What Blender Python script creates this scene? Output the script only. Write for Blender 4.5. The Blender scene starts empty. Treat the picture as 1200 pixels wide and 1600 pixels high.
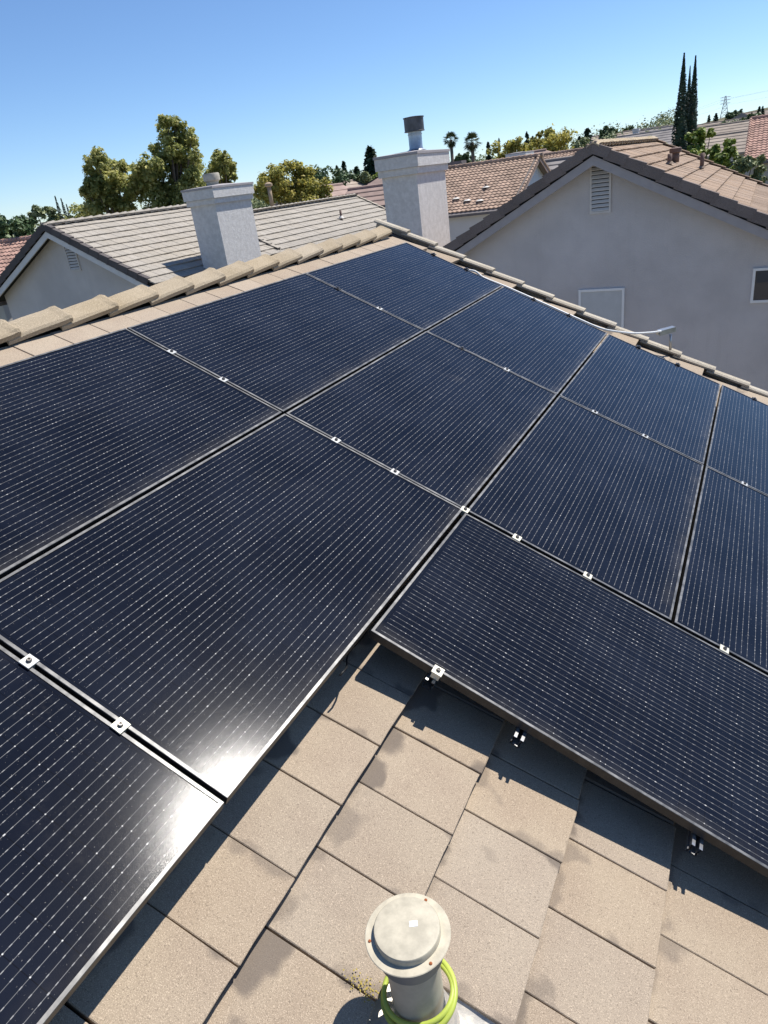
import bpy, math, random
import numpy as np
from mathutils import Matrix, Vector, Euler

random.seed(7)
RNG = np.random.default_rng(11)
scene = bpy.context.scene
COL = scene.collection
R = math.radians
OZ = 6.8                      # height of the roof frame's origin above the ground
TH = R(25.874)                # roof pitch, about 6 in 12
CT, ST = math.cos(TH), math.sin(TH)

# ------------------------------------------------------------------ camera
cam_d = bpy.data.cameras.new('camera')
cam = bpy.data.objects.new('camera', cam_d)
COL.objects.link(cam)
ROWS = ((0.8887605, 0.44157467, -0.12294953),
        (0.09157702, -0.43387969, -0.89630467),
        (-0.44913074, 0.78534084, -0.42605322))
rt, dn, fw = (Vector(r) for r in ROWS)
M = Matrix((rt, -dn, -fw)).transposed().to_4x4()
M.translation = Vector((2.99596, -6.35476, 0.52920 + OZ))
cam.matrix_world = M
cam_d.sensor_fit = 'VERTICAL'
cam_d.sensor_height = 36.0
cam_d.lens = 1082.96 / 1600 * 36.0
cam_d.clip_start = 0.05
cam_d.clip_end = 6000
scene.camera = cam
scene.render.resolution_x = 768
scene.render.resolution_y = 1024

# ------------------------------------------------------------------ light
SUN = Vector((0.272, 0.51, 0.987)).normalized()       # towards the sun
elev = math.asin(SUN.z)
world = bpy.data.worlds.new('World')
scene.world = world
world.use_nodes = True
wn = world.node_tree
bg = wn.nodes['Background']
sky = wn.nodes.new('ShaderNodeTexSky')
sky.sky_type = 'NISHITA'
sky.sun_disc = False
sky.sun_elevation = elev
sky.sun_rotation = math.atan2(SUN.x, SUN.y)
sky.altitude = 20
sky.air_density = 0.8
sky.dust_density = 0.05
sky.ozone_density = 8.0
wn.links.new(sky.outputs[0], bg.inputs[0])
bg.inputs[1].default_value = 0.117
sd = bpy.data.lights.new('sun', 'SUN')
sd.energy = 5.0
sd.angle = R(0.53)
sd.color = (1.0, 0.955, 0.89)
so = bpy.data.objects.new('sun', sd)
COL.objects.link(so)
so.rotation_euler = (-SUN).to_track_quat('-Z', 'Y').to_euler()
so.location = (0, 0, 60)
scene.view_settings.view_transform = 'Standard'
scene.view_settings.look = 'None'
scene.view_settings.exposure = 0.34
scene.view_settings.gamma = 1.0
scene.view_settings.use_curve_mapping = False


# ------------------------------------------------------------------ node helpers
class NT:
    def __init__(s, name):
        s.m = bpy.data.materials.new(name)
        s.m.use_nodes = True
        s.t = s.m.node_tree
        s.b = s.t.nodes['Principled BSDF']
        s.out = s.t.nodes['Material Output']

    def n(s, typ, **kw):
        nd = s.t.nodes.new('ShaderNode' + typ)
        for k, v in kw.items():
            setattr(nd, k, v)
        return nd

    def put(s, sock, v):
        if v is None:
            return
        if hasattr(v, 'is_output'):
            s.t.links.new(v, sock)
        else:
            sock.default_value = v

    def math(s, op, a, b=None, c=None, clamp=False):
        nd = s.n('Math', operation=op, use_clamp=clamp)
        for i, v in enumerate((a, b, c)):
            if v is not None:
                s.put(nd.inputs[i], v)
        return nd.outputs[0]

    def mix(s, f, a, b):
        nd = s.n('Mix', data_type='RGBA')
        s.put(nd.inputs[0], f)
        for i, v in ((6, a), (7, b)):
            s.put(nd.inputs[i], v if hasattr(v, 'is_output') else (*v, 1))
        return nd.outputs[2]

    def noise(s, vec, scale, detail=2, rough=0.5, dist=0.0):
        nd = s.n('TexNoise')
        s.put(nd.inputs['Vector'], vec)
        nd.inputs['Scale'].default_value = scale
        nd.inputs['Detail'].default_value = detail
        nd.inputs['Roughness'].default_value = rough
        nd.inputs['Distortion'].default_value = dist
        return nd.outputs[0]

    def ramp(s, f, lo, hi, a=0.0, b=1.0):
        nd = s.n('MapRange', interpolation_type='SMOOTHSTEP')
        s.put(nd.inputs[0], f)
        for i, v in ((1, lo), (2, hi), (3, a), (4, b)):
            nd.inputs[i].default_value = v
        return nd.outputs[0]

    def coord(s, rnd=True):
        tc = s.n('TexCoord').outputs['Object']
        if not rnd:
            return tc
        oi = s.n('ObjectInfo').outputs['Random']
        sh = s.math('MULTIPLY', oi, 37.0)
        cb = s.n('CombineXYZ')
        for i in range(3):
            s.put(cb.inputs[i], sh)
        ad = s.n('VectorMath', operation='ADD')
        s.put(ad.inputs[0], tc)
        s.put(ad.inputs[1], cb.outputs[0])
        return ad.outputs[0]

    def rnd(s):
        return s.n('ObjectInfo').outputs['Random']

    def bump(s, h, strength, dist):
        nd = s.n('Bump')
        nd.inputs['Strength'].default_value = strength
        nd.inputs['Distance'].default_value = dist
        s.put(nd.inputs['Height'], h)
        s.put(s.b.inputs['Normal'], nd.outputs[0])

    def set(s, col=None, rough=None, spec=None, metal=None):
        if col is not None:
            s.put(s.b.inputs['Base Color'], col if hasattr(col, 'is_output') else (*col, 1))
        if rough is not None:
            s.put(s.b.inputs['Roughness'], rough)
        if spec is not None:
            s.put(s.b.inputs['Specular IOR Level'], spec)
        if metal is not None:
            s.put(s.b.inputs['Metallic'], metal)
        return s


MAT = {}


def tile_mat(name, ca, cb, stain, grain=1.0, stains=1.0, scale=1.0):
    t = NT(name)
    co = t.coord()
    big = t.noise(co, 5.0 / scale, 3)
    c = t.mix(t.ramp(big, 0.3, 0.7), ca, cb)
    rv = t.rnd()
    hs = t.n('HueSaturation')
    t.put(hs.inputs['Value'], t.math('MULTIPLY_ADD', rv, 0.10, 0.95))
    t.put(hs.inputs['Saturation'], t.math('MULTIPLY_ADD', t.math('FRACT', t.math('MULTIPLY', rv, 7.3)), 0.16, 0.92))
    t.put(hs.inputs['Color'], c)
    c = hs.outputs[0]
    g1 = t.noise(co, 420.0 / scale, 1)
    g2 = t.noise(co, 210.0 / scale, 2, 0.7)
    dark = tuple(x * 0.45 for x in ca)
    lite = tuple(min(1, x * 1.75) for x in cb)
    c = t.mix(t.math('MULTIPLY', t.ramp(g1, 0.53, 0.70), 0.62 * grain), c, lite)
    c = t.mix(t.math('MULTIPLY', t.ramp(g2, 0.46, 0.28), 0.62 * grain), c, dark)
    if stains:
        tc = t.n('TexCoord').outputs['Object']
        sp = t.n('SeparateXYZ')
        t.put(sp.inputs[0], tc)
        w = t.noise(co, 6.5, 2, 0.5)
        # water stain creeping down from the head lap and from the side joint
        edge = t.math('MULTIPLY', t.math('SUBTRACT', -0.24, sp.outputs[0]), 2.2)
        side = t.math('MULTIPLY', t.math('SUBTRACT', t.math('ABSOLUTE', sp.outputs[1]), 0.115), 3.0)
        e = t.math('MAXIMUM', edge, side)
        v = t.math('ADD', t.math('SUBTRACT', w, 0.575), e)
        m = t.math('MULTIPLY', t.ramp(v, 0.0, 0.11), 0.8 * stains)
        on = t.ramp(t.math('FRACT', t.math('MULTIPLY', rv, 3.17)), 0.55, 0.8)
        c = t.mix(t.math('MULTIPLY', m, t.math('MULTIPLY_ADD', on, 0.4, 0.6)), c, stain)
    t.set(c, 0.93, 0.15)
    t.bump(t.math('ADD', g1, g2), 0.35, 0.002 * scale)
    MAT[name] = t.m


tile_mat('tile_tan', (0.318, 0.253, 0.189), (0.354, 0.288, 0.214), (0.14, 0.115, 0.095))
tile_mat('tile_tan_clean', (0.33, 0.263, 0.199), (0.365, 0.298, 0.224), (0.14, 0.115, 0.095), 1.0, 0)
tile_mat('tile_ridge', (0.325, 0.262, 0.178), (0.385, 0.32, 0.232), (0.2, 0.17, 0.12), 0.75, 0, 2.0)
tile_mat('tile_rake', (0.36, 0.315, 0.245), (0.44, 0.395, 0.32), (0.2, 0.17, 0.12), 1.0, 0, 2.0)
tile_mat('tile_right', (0.27, 0.195, 0.14), (0.35, 0.262, 0.195), (0.15, 0.12, 0.1), 0.8, 0.4, 4.0)
tile_mat('tile_right_ridge', (0.36, 0.29, 0.2), (0.44, 0.36, 0.25), (0.15, 0.12, 0.1), 0.8, 0, 4.0)
tile_mat('tile_left', (0.325, 0.295, 0.25), (0.37, 0.335, 0.287), (0.2, 0.18, 0.15), 0.8, 0.3, 5.0)
tile_mat('tile_dark', (0.085, 0.078, 0.078), (0.13, 0.115, 0.11), (0.08, 0.08, 0.08), 0.6, 0, 4.0)
tile_mat('tile_barge', (0.15, 0.125, 0.115), (0.2, 0.165, 0.15), (0.1, 0.1, 0.1), 0.6, 0, 4.0)


def plain(name, col, rough=0.7, metal=0.0, var=0.12, nscale=6.0, bump=0.0, bscale=60.0, spec=0.4):
    t = NT(name)
    co = t.coord()
    n1 = t.noise(co, nscale, 4, 0.6)
    lo = tuple(c * (1 - var) for c in col)
    hi = tuple(min(1, c * (1 + var)) for c in col)
    t.set(t.mix(t.ramp(n1, 0.3, 0.7), lo, hi), rough, spec, metal)
    if bump:
        t.bump(t.noise(co, bscale, 3, 0.6), bump, 0.01)
    MAT[name] = t.m
    return t




def stucco(name, col):
    t = NT(name)
    co = t.coord()
    big = t.noise(co, 0.55, 4, 0.6)
    mid = t.noise(co, 3.2, 4, 0.65)
    mp = t.n('Mapping')
    mp.inputs['Scale'].default_value = (5.0, 5.0, 0.35)
    t.put(mp.inputs[0], co)
    drip = t.noise(mp.outputs[0], 1.0, 4, 0.7)
    c = t.mix(t.ramp(big, 0.35, 0.65), tuple(x * .90 for x in col), tuple(x * 1.06 for x in col))
    c = t.mix(t.math('MULTIPLY', t.ramp(mid, 0.52, 0.72), 0.22), c, tuple(x * .84 for x in col))
    c = t.mix(t.math('MULTIPLY', t.ramp(drip, 0.56, 0.74), 0.22), c, tuple(x * .78 for x in col))
    t.set(c, 0.95, 0.15)
    t.bump(t.math('ADD', t.noise(co, 45, 3, 0.65), t.math('MULTIPLY', mid, 0.8)), 0.7, 0.012)
    MAT[name] = t.m


stucco('stucco_left', (0.60, 0.565, 0.54))
stucco('stucco_right', (0.56, 0.53, 0.52))
t = NT('stucco_chimney')
co = t.coord()
a = t.noise(co, 9, 5, 0.7)
b = t.noise(co, 38, 3, 0.7)
c = t.mix(t.ramp(a, 0.35, 0.68), (0.585, 0.565, 0.535), (0.70, 0.68, 0.65))
c = t.mix(t.math('MULTIPLY', t.ramp(b, 0.55, 0.75), 0.35), c, (0.82, 0.79, 0.75))
t.set(c, 0.95, 0.15)
t.bump(t.math('ADD', a, b), 0.45, 0.016)
MAT['stucco_chimney'] = t.m
plain('trim_grey', (0.36, 0.335, 0.335), 0.8, var=0.05)
plain('trim_white', (0.66, 0.65, 0.64), 0.6, var=0.05)
plain('window_frame_white', (0.78, 0.78, 0.77), 0.45, var=0.03)
plain('louvre_grey', (0.6, 0.57, 0.54), 0.8, var=0.06)
plain('dark_void', (0.02, 0.02, 0.022), 0.9)
plain('fascia_dark', (0.17, 0.15, 0.145), 0.85)
plain('deck_felt', (0.03, 0.028, 0.027), 0.95)
plain('galvanised', (0.42, 0.44, 0.46), 0.38, 0.85, 0.15, 9)
plain('galv_dark', (0.12, 0.12, 0.125), 0.5, 0.5, 0.25, 7)
plain('pipe_brown', (0.16, 0.1, 0.08), 0.7)
plain('pipe_tan', (0.35, 0.26, 0.17), 0.7)
plain('white_flash', (0.62, 0.58, 0.52), 0.6)
plain('vent_cream', (0.47, 0.425, 0.325), 0.62, 0, 0.16, 26)
plain('vent_grey', (0.42, 0.385, 0.31), 0.6, 0, 0.15, 10)
plain('vent_under', (0.16, 0.17, 0.185), 0.6, 0.2, 0.1, 10)
plain('hose_lime', (0.44, 0.52, 0.09), 0.42, 0, 0.08, 12)
plain('conduit_white', (0.72, 0.72, 0.70), 0.4, 0, 0.05)
plain('clamp_cream', (0.66, 0.63, 0.51), 0.42, 0.25, 0.06, 30)
plain('clamp_silver', (0.5, 0.5, 0.48), 0.4, 0.3, 0.05, 30)
plain('clamp_black', (0.02, 0.02, 0.022), 0.4, 0.3)
plain('bolt_steel', (0.16, 0.15, 0.14), 0.35, 0.8)
plain('rail_aluminium', (0.5, 0.5, 0.5), 0.3, 0.9, 0.05)
plain('rail_black', (0.02, 0.02, 0.02), 0.45, 0.2)
plain('cable_black', (0.012, 0.012, 0.012), 0.5)
plain('rust', (0.3, 0.09, 0.03), 0.9)
plain('sticker_white', (0.85, 0.86, 0.9), 0.4)
plain('lichen_yellow', (0.40, 0.31, 0.07), 0.95)
plain('s_tile_brown', (0.35, 0.245, 0.18), 0.9, 0, 0.3, 1.5)
plain('s_tile_red', (0.38, 0.235, 0.185), 0.9, 0, 0.3, 1.5)
plain('far_roof_red', (0.34, 0.245, 0.205), 0.9, 0, 0.2, 0.6)
plain('far_roof_tan', (0.34, 0.28, 0.225), 0.9, 0, 0.2, 0.6)
plain('far_roof_grey', (0.26, 0.235, 0.22), 0.9, 0, 0.2, 0.6)
plain('far_wall', (0.5, 0.46, 0.41), 0.9, 0, 0.1, 0.6)
plain('far_wall_white', (0.66, 0.66, 0.66), 0.9, 0, 0.05, 0.6)
plain('far_glass', (0.03, 0.035, 0.045), 0.15)
plain('pylon_steel', (0.35, 0.37, 0.39), 0.6, 0.3)
plain('wire_dark', (0.1, 0.1, 0.1), 0.6)
plain('bark', (0.13, 0.1, 0.075), 0.95, 0, 0.3, 6)
plain('palm_bark', (0.17, 0.135, 0.1), 0.95, 0, 0.3, 6)
plain('screen_grey', (0.52, 0.53, 0.53), 0.75, 0, 0.04)
plain('blind_grey', (0.05, 0.053, 0.06), 0.6)
plain('gutter_dark', (0.05, 0.055, 0.07), 0.6)

# window glass
t = NT('window_glass')
t.set((0.012, 0.016, 0.024), 0.05, 0.6)
MAT['window_glass'] = t.m

# black anodised frame
t = NT('frame_black')
co = t.coord()
n = t.noise(co, 25, 3)
t.set(t.mix(t.ramp(n, 0.35, 0.75), (0.022, 0.022, 0.023), (0.04, 0.039, 0.037)), 0.42, 0.5, 0.3)
MAT['frame_black'] = t.m
t = NT('frame_top_sheen_dust')  # dusty top faces, colour also lightened to stand in for sun and sky sheen
co = t.coord()
n = t.noise(co, 14, 4, 0.65)
t.set(t.mix(t.ramp(n, 0.35, 0.7), (0.075, 0.075, 0.075), (0.22, 0.215, 0.205)), 0.4, 0.5, 0.25)
MAT['frame_top_sheen_dust'] = t.m

# photovoltaic cells under textured glass
PW, PL = 1.024, 1.796
t = NT('cell_glass')
tc = t.n('TexCoord').outputs['Object']
sp = t.n('SeparateXYZ')
t.put(sp.inputs[0], tc)
X, Y = sp.outputs[0], sp.outputs[1]
cw = 0.1655
m0 = (PW - 6 * cw) / 2
fx = t.math('DIVIDE', t.math('SUBTRACT', X, m0), cw)
fr = t.math('FRACT', fx)
g6 = t.math('MULTIPLY', t.math('MULTIPLY_ADD', t.math('SUBTRACT', fr, 0.5), 1 / 0.955, 0.5), 6.0)
dl = t.math('MULTIPLY', t.math('ABSOLUTE', t.math('SUBTRACT', t.math('FRACT', g6), 0.5)), cw * 0.955 / 6)
hy = 0.0866
my = (PL - 0.018 - 20 * hy) / 2
yy = t.math('SUBTRACT', Y, my)
yy = t.math('SUBTRACT', yy, t.math('MULTIPLY', t.math('GREATER_THAN', Y, PL / 2), 0.018))
fy = t.math('DIVIDE', yy, hy)
fry = t.math('FRACT', fy)
pad = t.math('MULTIPLY', t.math('ABSOLUTE', t.math('SUBTRACT', t.math('FRACT', t.math('MULTIPLY', fry, 2.0)), 0.5)), hy / 2)
endp = t.math('MULTIPLY', t.math('SUBTRACT', 0.5, t.math('ABSOLUTE', t.math('SUBTRACT', fry, 0.5))), hy)
# per busbar-segment flicker
cid = t.n('CombineXYZ')
t.put(cid.inputs[0], t.math('FLOOR', t.math('MULTIPLY', fx, 6.0)))
t.put(cid.inputs[1], t.math('FLOOR', fy))
t.put(cid.inputs[2], t.math('MULTIPLY', t.rnd(), 50))
wn_ = t.n('TexWhiteNoise')
t.put(wn_.inputs['Vector'], cid.outputs[0])
flick = wn_.outputs['Value']
line = t.ramp(dl, 0.00095, 0.0003)
dash = t.math('MULTIPLY', t.ramp(pad, 0.0055, 0.003), t.ramp(dl, 0.0015, 0.0006))
spot = t.math('MULTIPLY', t.math('MULTIPLY', t.ramp(endp, 0.005, 0.0015), t.ramp(dl, 0.0024, 0.0008)), t.ramp(flick, 0.55, 0.95))
ins = t.math('MULTIPLY', t.math('MULTIPLY', t.math('GREATER_THAN', fx, 0.0), t.math('LESS_THAN', fx, 6.0)),
             t.math('MULTIPLY', t.math('GREATER_THAN', fy, 0.06), t.math('LESS_THAN', fy, 19.94)))
sil = t.math('MAXIMUM', t.math('MULTIPLY', line, t.math('MULTIPLY_ADD', flick, 0.12, 0.20)),
             t.math('MAXIMUM', t.math('MULTIPLY', dash, 0.44), spot))
sil = t.math('MULTIPLY', sil, ins)
cco = t.coord()
blot = t.noise(cco, 3.0, 3)
cellc = t.mix(t.ramp(blot, 0.35, 0.7), (0.0054, 0.0072, 0.0135), (0.0092, 0.0118, 0.0205))
gap = t.math('MULTIPLY', t.ramp(endp, 0.0014, 0.0006), 0.7)
cellc = t.mix(gap, cellc, (0.004, 0.004, 0.005))
col = t.mix(sil, cellc, (0.62, 0.61, 0.58))
# settled dust: fine film, thicker streaks along the low frame edge where rain leaves it
d1 = t.noise(cco, 7.0, 5, 0.65)
d2 = t.noise(cco, 60.0, 3, 0.7)
low = t.ramp(X, PW - 0.09, PW - 0.015)
lowm = t.math('MULTIPLY', low, t.ramp(d1, 0.35, 0.75, 0.01, 0.07))
film = t.math('MULTIPLY', t.ramp(d1, 0.45, 0.8), t.math('MULTIPLY', t.ramp(d2, 0.4, 0.75), 0.022))
sm = t.noise(cco, 1.7, 2)
smear = t.math('MULTIPLY', t.ramp(sm, 0.66, 0.78), t.math('MULTIPLY', t.ramp(d1, 0.4, 0.8), 0.06))
dust = t.math('MAXIMUM', t.math('ADD', film, smear), lowm)
col = t.mix(dust, col, (0.42, 0.38, 0.32))
fl = t.noise(cco, 210.0, 1)
col = t.mix(t.math('MULTIPLY', t.ramp(fl, 0.74, 0.80), 0.3), col, (0.5, 0.47, 0.42))
t.set(col, 0.5, 0.0)
t.b.inputs['Coat Weight'].default_value = 1.0
t.b.inputs['Coat Roughness'].default_value = 0.13
t.b.inputs['Coat IOR'].default_value = 1.22
gr = t.noise(cco, 520.0, 2, 0.7)
t.bump(gr, 0.10, 0.0012)
t.t.links.new(t.b.inputs['Normal'].links[0].from_socket, t.b.inputs['Coat Normal'])
MAT['cell_glass'] = t.m

plain('backsheet', (0.03, 0.03, 0.032), 0.6)


def leaf_mat(name, dark, mid, lite, trans=0.18):
    t = NT(name)
    at = t.n('Attribute', attribute_name='rnd').outputs['Fac']
    co = t.coord()
    cl = t.noise(co, 0.9, 3)
    f = t.math('ADD', t.math('MULTIPLY', at, 0.65), t.math('MULTIPLY', t.ramp(cl, 0.3, 0.7), 0.35))
    cr = t.n('ValToRGB')
    t.put(cr.inputs[0], f)
    e = cr.color_ramp.elements
    e[0].position, e[0].color = 0.08, (*dark, 1)
    e[1].position, e[1].color = 0.92, (*lite, 1)
    k = e.new(0.5)
    k.color = (*mid, 1)
    t.set(cr.outputs[0], 0.55, 0.3)
    tr = t.n('BsdfTranslucent')
    t.put(tr.inputs[0], cr.outputs[0])
    mx = t.n('MixShader')
    mx.inputs[0].default_value = trans
    t.t.links.new(t.b.outputs[0], mx.inputs[1])
    t.t.links.new(tr.outputs[0], mx.inputs[2])
    t.t.links.new(mx.outputs[0], t.out.inputs[0])
    MAT[name] = t.m


leaf_mat('leaf_sycamore', (0.14, 0.175, 0.05), (0.37, 0.385, 0.125), (0.66, 0.62, 0.27), 0.6)
leaf_mat('leaf_yellow', (0.15, 0.165, 0.04), (0.38, 0.36, 0.085), (0.62, 0.52, 0.15), 0.5)
leaf_mat('leaf_dark', (0.036, 0.068, 0.028), (0.083, 0.139, 0.055), (0.159, 0.218, 0.090), 0.12)
leaf_mat('leaf_olive', (0.083, 0.118, 0.052), (0.199, 0.234, 0.106), (0.352, 0.374, 0.175), 0.15)
leaf_mat('leaf_green', (0.062, 0.103, 0.021), (0.198, 0.269, 0.046), (0.414, 0.435, 0.103), 0.25)
leaf_mat('leaf_conifer', (0.017, 0.031, 0.017), (0.036, 0.060, 0.031), (0.065, 0.094, 0.047), 0.05)
leaf_mat('leaf_palm', (0.030, 0.048, 0.018), (0.075, 0.098, 0.033), (0.165, 0.165, 0.068), 0.1)

t = NT('ground_mat')
co = t.n('TexCoord').outputs['Object']
a = t.noise(co, 0.05, 5, 0.6)
b = t.noise(co, 0.6, 4, 0.6)
c = t.mix(t.ramp(a, 0.42, 0.6), (0.20, 0.165, 0.105), (0.085, 0.095, 0.04))
c = t.mix(t.math('MULTIPLY', t.ramp(b, 0.4, 0.7), 0.5), c, (0.16, 0.14, 0.1))
t.set(c, 0.95, 0.1)
MAT['ground_mat'] = t.m

# ------------------------------------------------------------------ object helpers
WLOC = {}


def tag(o, label=None, cat=None, group=None, kind=None):
    for k, v in (('label', label), ('category', cat), ('group', group), ('kind', kind)):
        if v:
            o[k] = v
    return o


def empty(name, loc, label, cat, group=None):
    o = bpy.data.objects.new(name, None)
    COL.objects.link(o)
    o.location = loc
    o.empty_display_size = 0.2
    WLOC[o.name] = Vector(loc)
    return tag(o, label, cat, group)


def link(name, mesh, parent=None, loc=(0, 0, 0), rot=None):
    """loc is a world position; parents are never rotated"""
    o = bpy.data.objects.new(name, mesh)
    COL.objects.link(o)
    w = Vector(loc)
    if parent is not None:
        o.parent = parent
        o.location = w - WLOC[parent.name]
    else:
        o.location = w
    if rot is not None:
        o.rotation_euler = rot
    WLOC[o.name] = w
    return o


def mesh_of(name, vs, fs, mat, smooth=False):
    me = bpy.data.meshes.new(name)
    me.from_pydata([tuple(v) for v in vs], [], fs)
    for m_ in (mat if isinstance(mat, (list, tuple)) else [mat]):
        me.materials.append(MAT[m_])
    if smooth:
        me.polygons.foreach_set('use_smooth', [True] * len(fs))
    me.update()
    return me


class MB:
    """collects solids into one mesh (world or local coordinates)"""
    def __init__(s):
        s.v, s.f = [], []

    def add(s, vs, fs):
        k = len(s.v)
        s.v += [tuple(v) for v in vs]
        s.f += [tuple(i + k for i in f) for f in fs]
        return s

    def hexa(s, p):
        return s.add(p, [(0, 3, 2, 1), (4, 5, 6, 7), (0, 1, 5, 4), (1, 2, 6, 5), (2, 3, 7, 6), (3, 0, 4, 7)])

    def box(s, a, b):
        x0, y0, z0 = a
        x1, y1, z1 = b
        return s.hexa([(x0, y0, z0), (x1, y0, z0), (x1, y1, z0), (x0, y1, z0),
                       (x0, y0, z1), (x1, y0, z1), (x1, y1, z1), (x0, y1, z1)])

    def prism(s, poly, d):
        """polygon (list of 3d points) extruded along d"""
        n_ = len(poly)
        d = Vector(d)
        p = [Vector(q) for q in poly]
        vs = p + [q + d for q in p]
        fs = [tuple(range(n_))[::-1], tuple(range(n_, 2 * n_))]
        for i in range(n_):
            j = (i + 1) % n_
            fs.append((i, j, j + n_, i + n_))
        return s.add(vs, fs)

    def tube(s, pts, r, n_=8, cap=True):
        pts = [Vector(q) for q in pts]
        rs = r if isinstance(r, (list, tuple)) else [r] * len(pts)
        vs, fs = [], []
        up = None
        for i, q in enumerate(pts):
            d = (pts[min(i + 1, len(pts) - 1)] - pts[max(i - 1, 0)]).normalized()
            if up is None:
                up = Vector((0, 0, 1)) if abs(d.z) < 0.9 else Vector((1, 0, 0))
            a = (up - d * up.dot(d)).normalized()
            b = d.cross(a)
            up = a
            for k in range(n_):
                th = 2 * math.pi * k / n_
                vs.append(q + (a * math.cos(th) + b * math.sin(th)) * rs[i])
        for i in range(len(pts) - 1):
            for k in range(n_):
                k2 = (k + 1) % n_
                fs.append((i * n_ + k, i * n_ + k2, (i + 1) * n_ + k2, (i + 1) * n_ + k))
        if cap:
            fs.append(tuple(range(n_))[::-1])
            fs.append(tuple(range((len(pts) - 1) * n_, len(pts) * n_)))
        return s.add(vs, fs)

    def lathe(s, prof, n_=32, c=(0, 0, 0)):
        vs, fs = [], []
        for (r, z) in prof:
            for k in range(n_):
                th = 2 * math.pi * k / n_
                vs.append((c[0] + r * math.cos(th), c[1] + r * math.sin(th), c[2] + z))
        for i in range(len(prof) - 1):
            for k in range(n_):
                k2 = (k + 1) % n_
                fs.append((i * n_ + k, i * n_ + k2, (i + 1) * n_ + k2, (i + 1) * n_ + k))
        fs.append(tuple(range(n_))[::-1])
        fs.append(tuple(range((len(prof) - 1) * n_, len(prof) * n_)))
        return s.add(vs, fs)

    def build(s, name, mat, parent=None, smooth=False, world=True, loc=None, rot=None):
        """world=True: the vertices are world points, rebased on the parent"""
        if world:
            base = WLOC[parent.name] if parent is not None else Vector((0, 0, 0))
            vs = [Vector(v) - base for v in s.v]
            o = link(name, mesh_of(name, vs, s.f, mat, smooth), parent, base)
        else:
            o = link(name, mesh_of(name, s.v, s.f, mat, smooth), parent, loc or (0, 0, 0), rot)
        return o


def auto_smooth(o, ang=40):
    me = o.data
    me.polygons.foreach_set('use_smooth', [True] * len(me.polygons))
    try:
        me.set_sharp_from_angle(angle=R(ang))
    except Exception:
        pass
    return o


def RW(v, u, n):
    """own roof frame (down the slope, along the ridge, normal) to world"""
    return Vector((v * CT + n * ST, u, -v * ST + n * CT + OZ))


ROOF_ROT = Euler((0, TH, 0))

# ------------------------------------------------------------------ ground


def sms(t_):
    t_ = min(1, max(0, t_))
    return t_ * t_ * (3 - 2 * t_)


def terr(x, y):
    return 17 * sms((y - 90) / 330) * sms((x + 130) / 140)


gx = sorted(set([-3000, -1600, -800, -400, -250] + list(range(-180, 181, 12)) + [250, 400, 800, 1600, 3000]))
gy = sorted(set([-3000, -1200, -400, -150, -60] + list(range(-30, 460, 14)) + [600, 900, 1600, 3000]))
vs = [(x, y, terr(x, y)) for y in gy for x in gx]
nx = len(gx)
fs = [(j * nx + i, j * nx + i + 1, (j + 1) * nx + i + 1, (j + 1) * nx + i) for j in range(len(gy) - 1) for i in range(nx - 1)]
tag(link('ground', mesh_of('ground', vs, fs, 'ground_mat', True)), kind='structure')

# ------------------------------------------------------------------ tiles


def tile_mesh(name, mat, ln, wd, th, bev=0.006, chip=0.0, seed=0):
    """flat concrete tile; x runs down the slope with the butt at x=0, y across, top of the butt at z=0"""
    rg = random.Random(seed)
    h = wd / 2
    hd = -th * ln / 0.33          # the head lies one tile thickness lower per course
    vs, fs = [], []
    j = lambda: (rg.random() - 0.5) * chip
    n_ = 5
    ys = [-h + bev + (wd - 2 * bev) * i / (n_ - 1) for i in range(n_)]
    # top: head row, butt row (before the bevel)
    for y in ys:
        vs.append((-ln, y, hd))
    for y in ys:
        vs.append((-bev + j(), y, -0.0005 + j() * 0.3))
    for y in ys:
        vs.append((0.0 + j(), y, -bev * 1.1 + j() * 0.4))
    for y in ys:
        vs.append((-0.004, y, -th))
    for i in range(n_ - 1):
        for r_ in range(3):
            a_ = r_ * n_ + i
            fs.append((a_, a_ + n_, a_ + n_ + 1, a_ + 1))
    # sides
    k = len(vs)
    for sgn in (-1, 1):
        vs += [(-ln, sgn * h, hd - bev), (-bev, sgn * h, -bev), (-0.004, sgn * h, -th), (-ln, sgn * h, hd - th)]
    e0, e1 = 0, n_ - 1
    L_ = k
    Rr = k + 4
    fs += [(L_, L_ + 1, n_ + e0, e0), (L_ + 1, L_ + 2, 3 * n_ + e0, 2 * n_ + e0, n_ + e0), (L_, L_ + 3, L_ + 2, L_ + 1)]
    fs += [(e1, n_ + e1, Rr + 1, Rr), (n_ + e1, 2 * n_ + e1, 3 * n_ + e1, Rr + 2, Rr + 1), (Rr, Rr + 1, Rr + 2, Rr + 3)]
    return mesh_of(name, vs, fs, mat)


def joined(name, mesh, mats_, parent, mat):
    """many copies of one small mesh joined into a single part (kind stuff)"""
    src = np.array([v.co[:] for v in mesh.vertices])
    polys = [tuple(p.vertices) for p in mesh.polygons]
    base = WLOC[parent.name]
    vs, fs = [], []
    for m_ in mats_:
        A = np.array(m_)
        w = src @ A[:3, :3].T + A[:3, 3] - np.array(base)
        k = len(vs)
        vs += w.tolist()
        fs += [tuple(i + k for i in p) for p in polys]
    o = link(name, mesh_of(name, vs, fs, mat), parent, base)
    o['kind'] = 'stuff'
    return o


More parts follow.
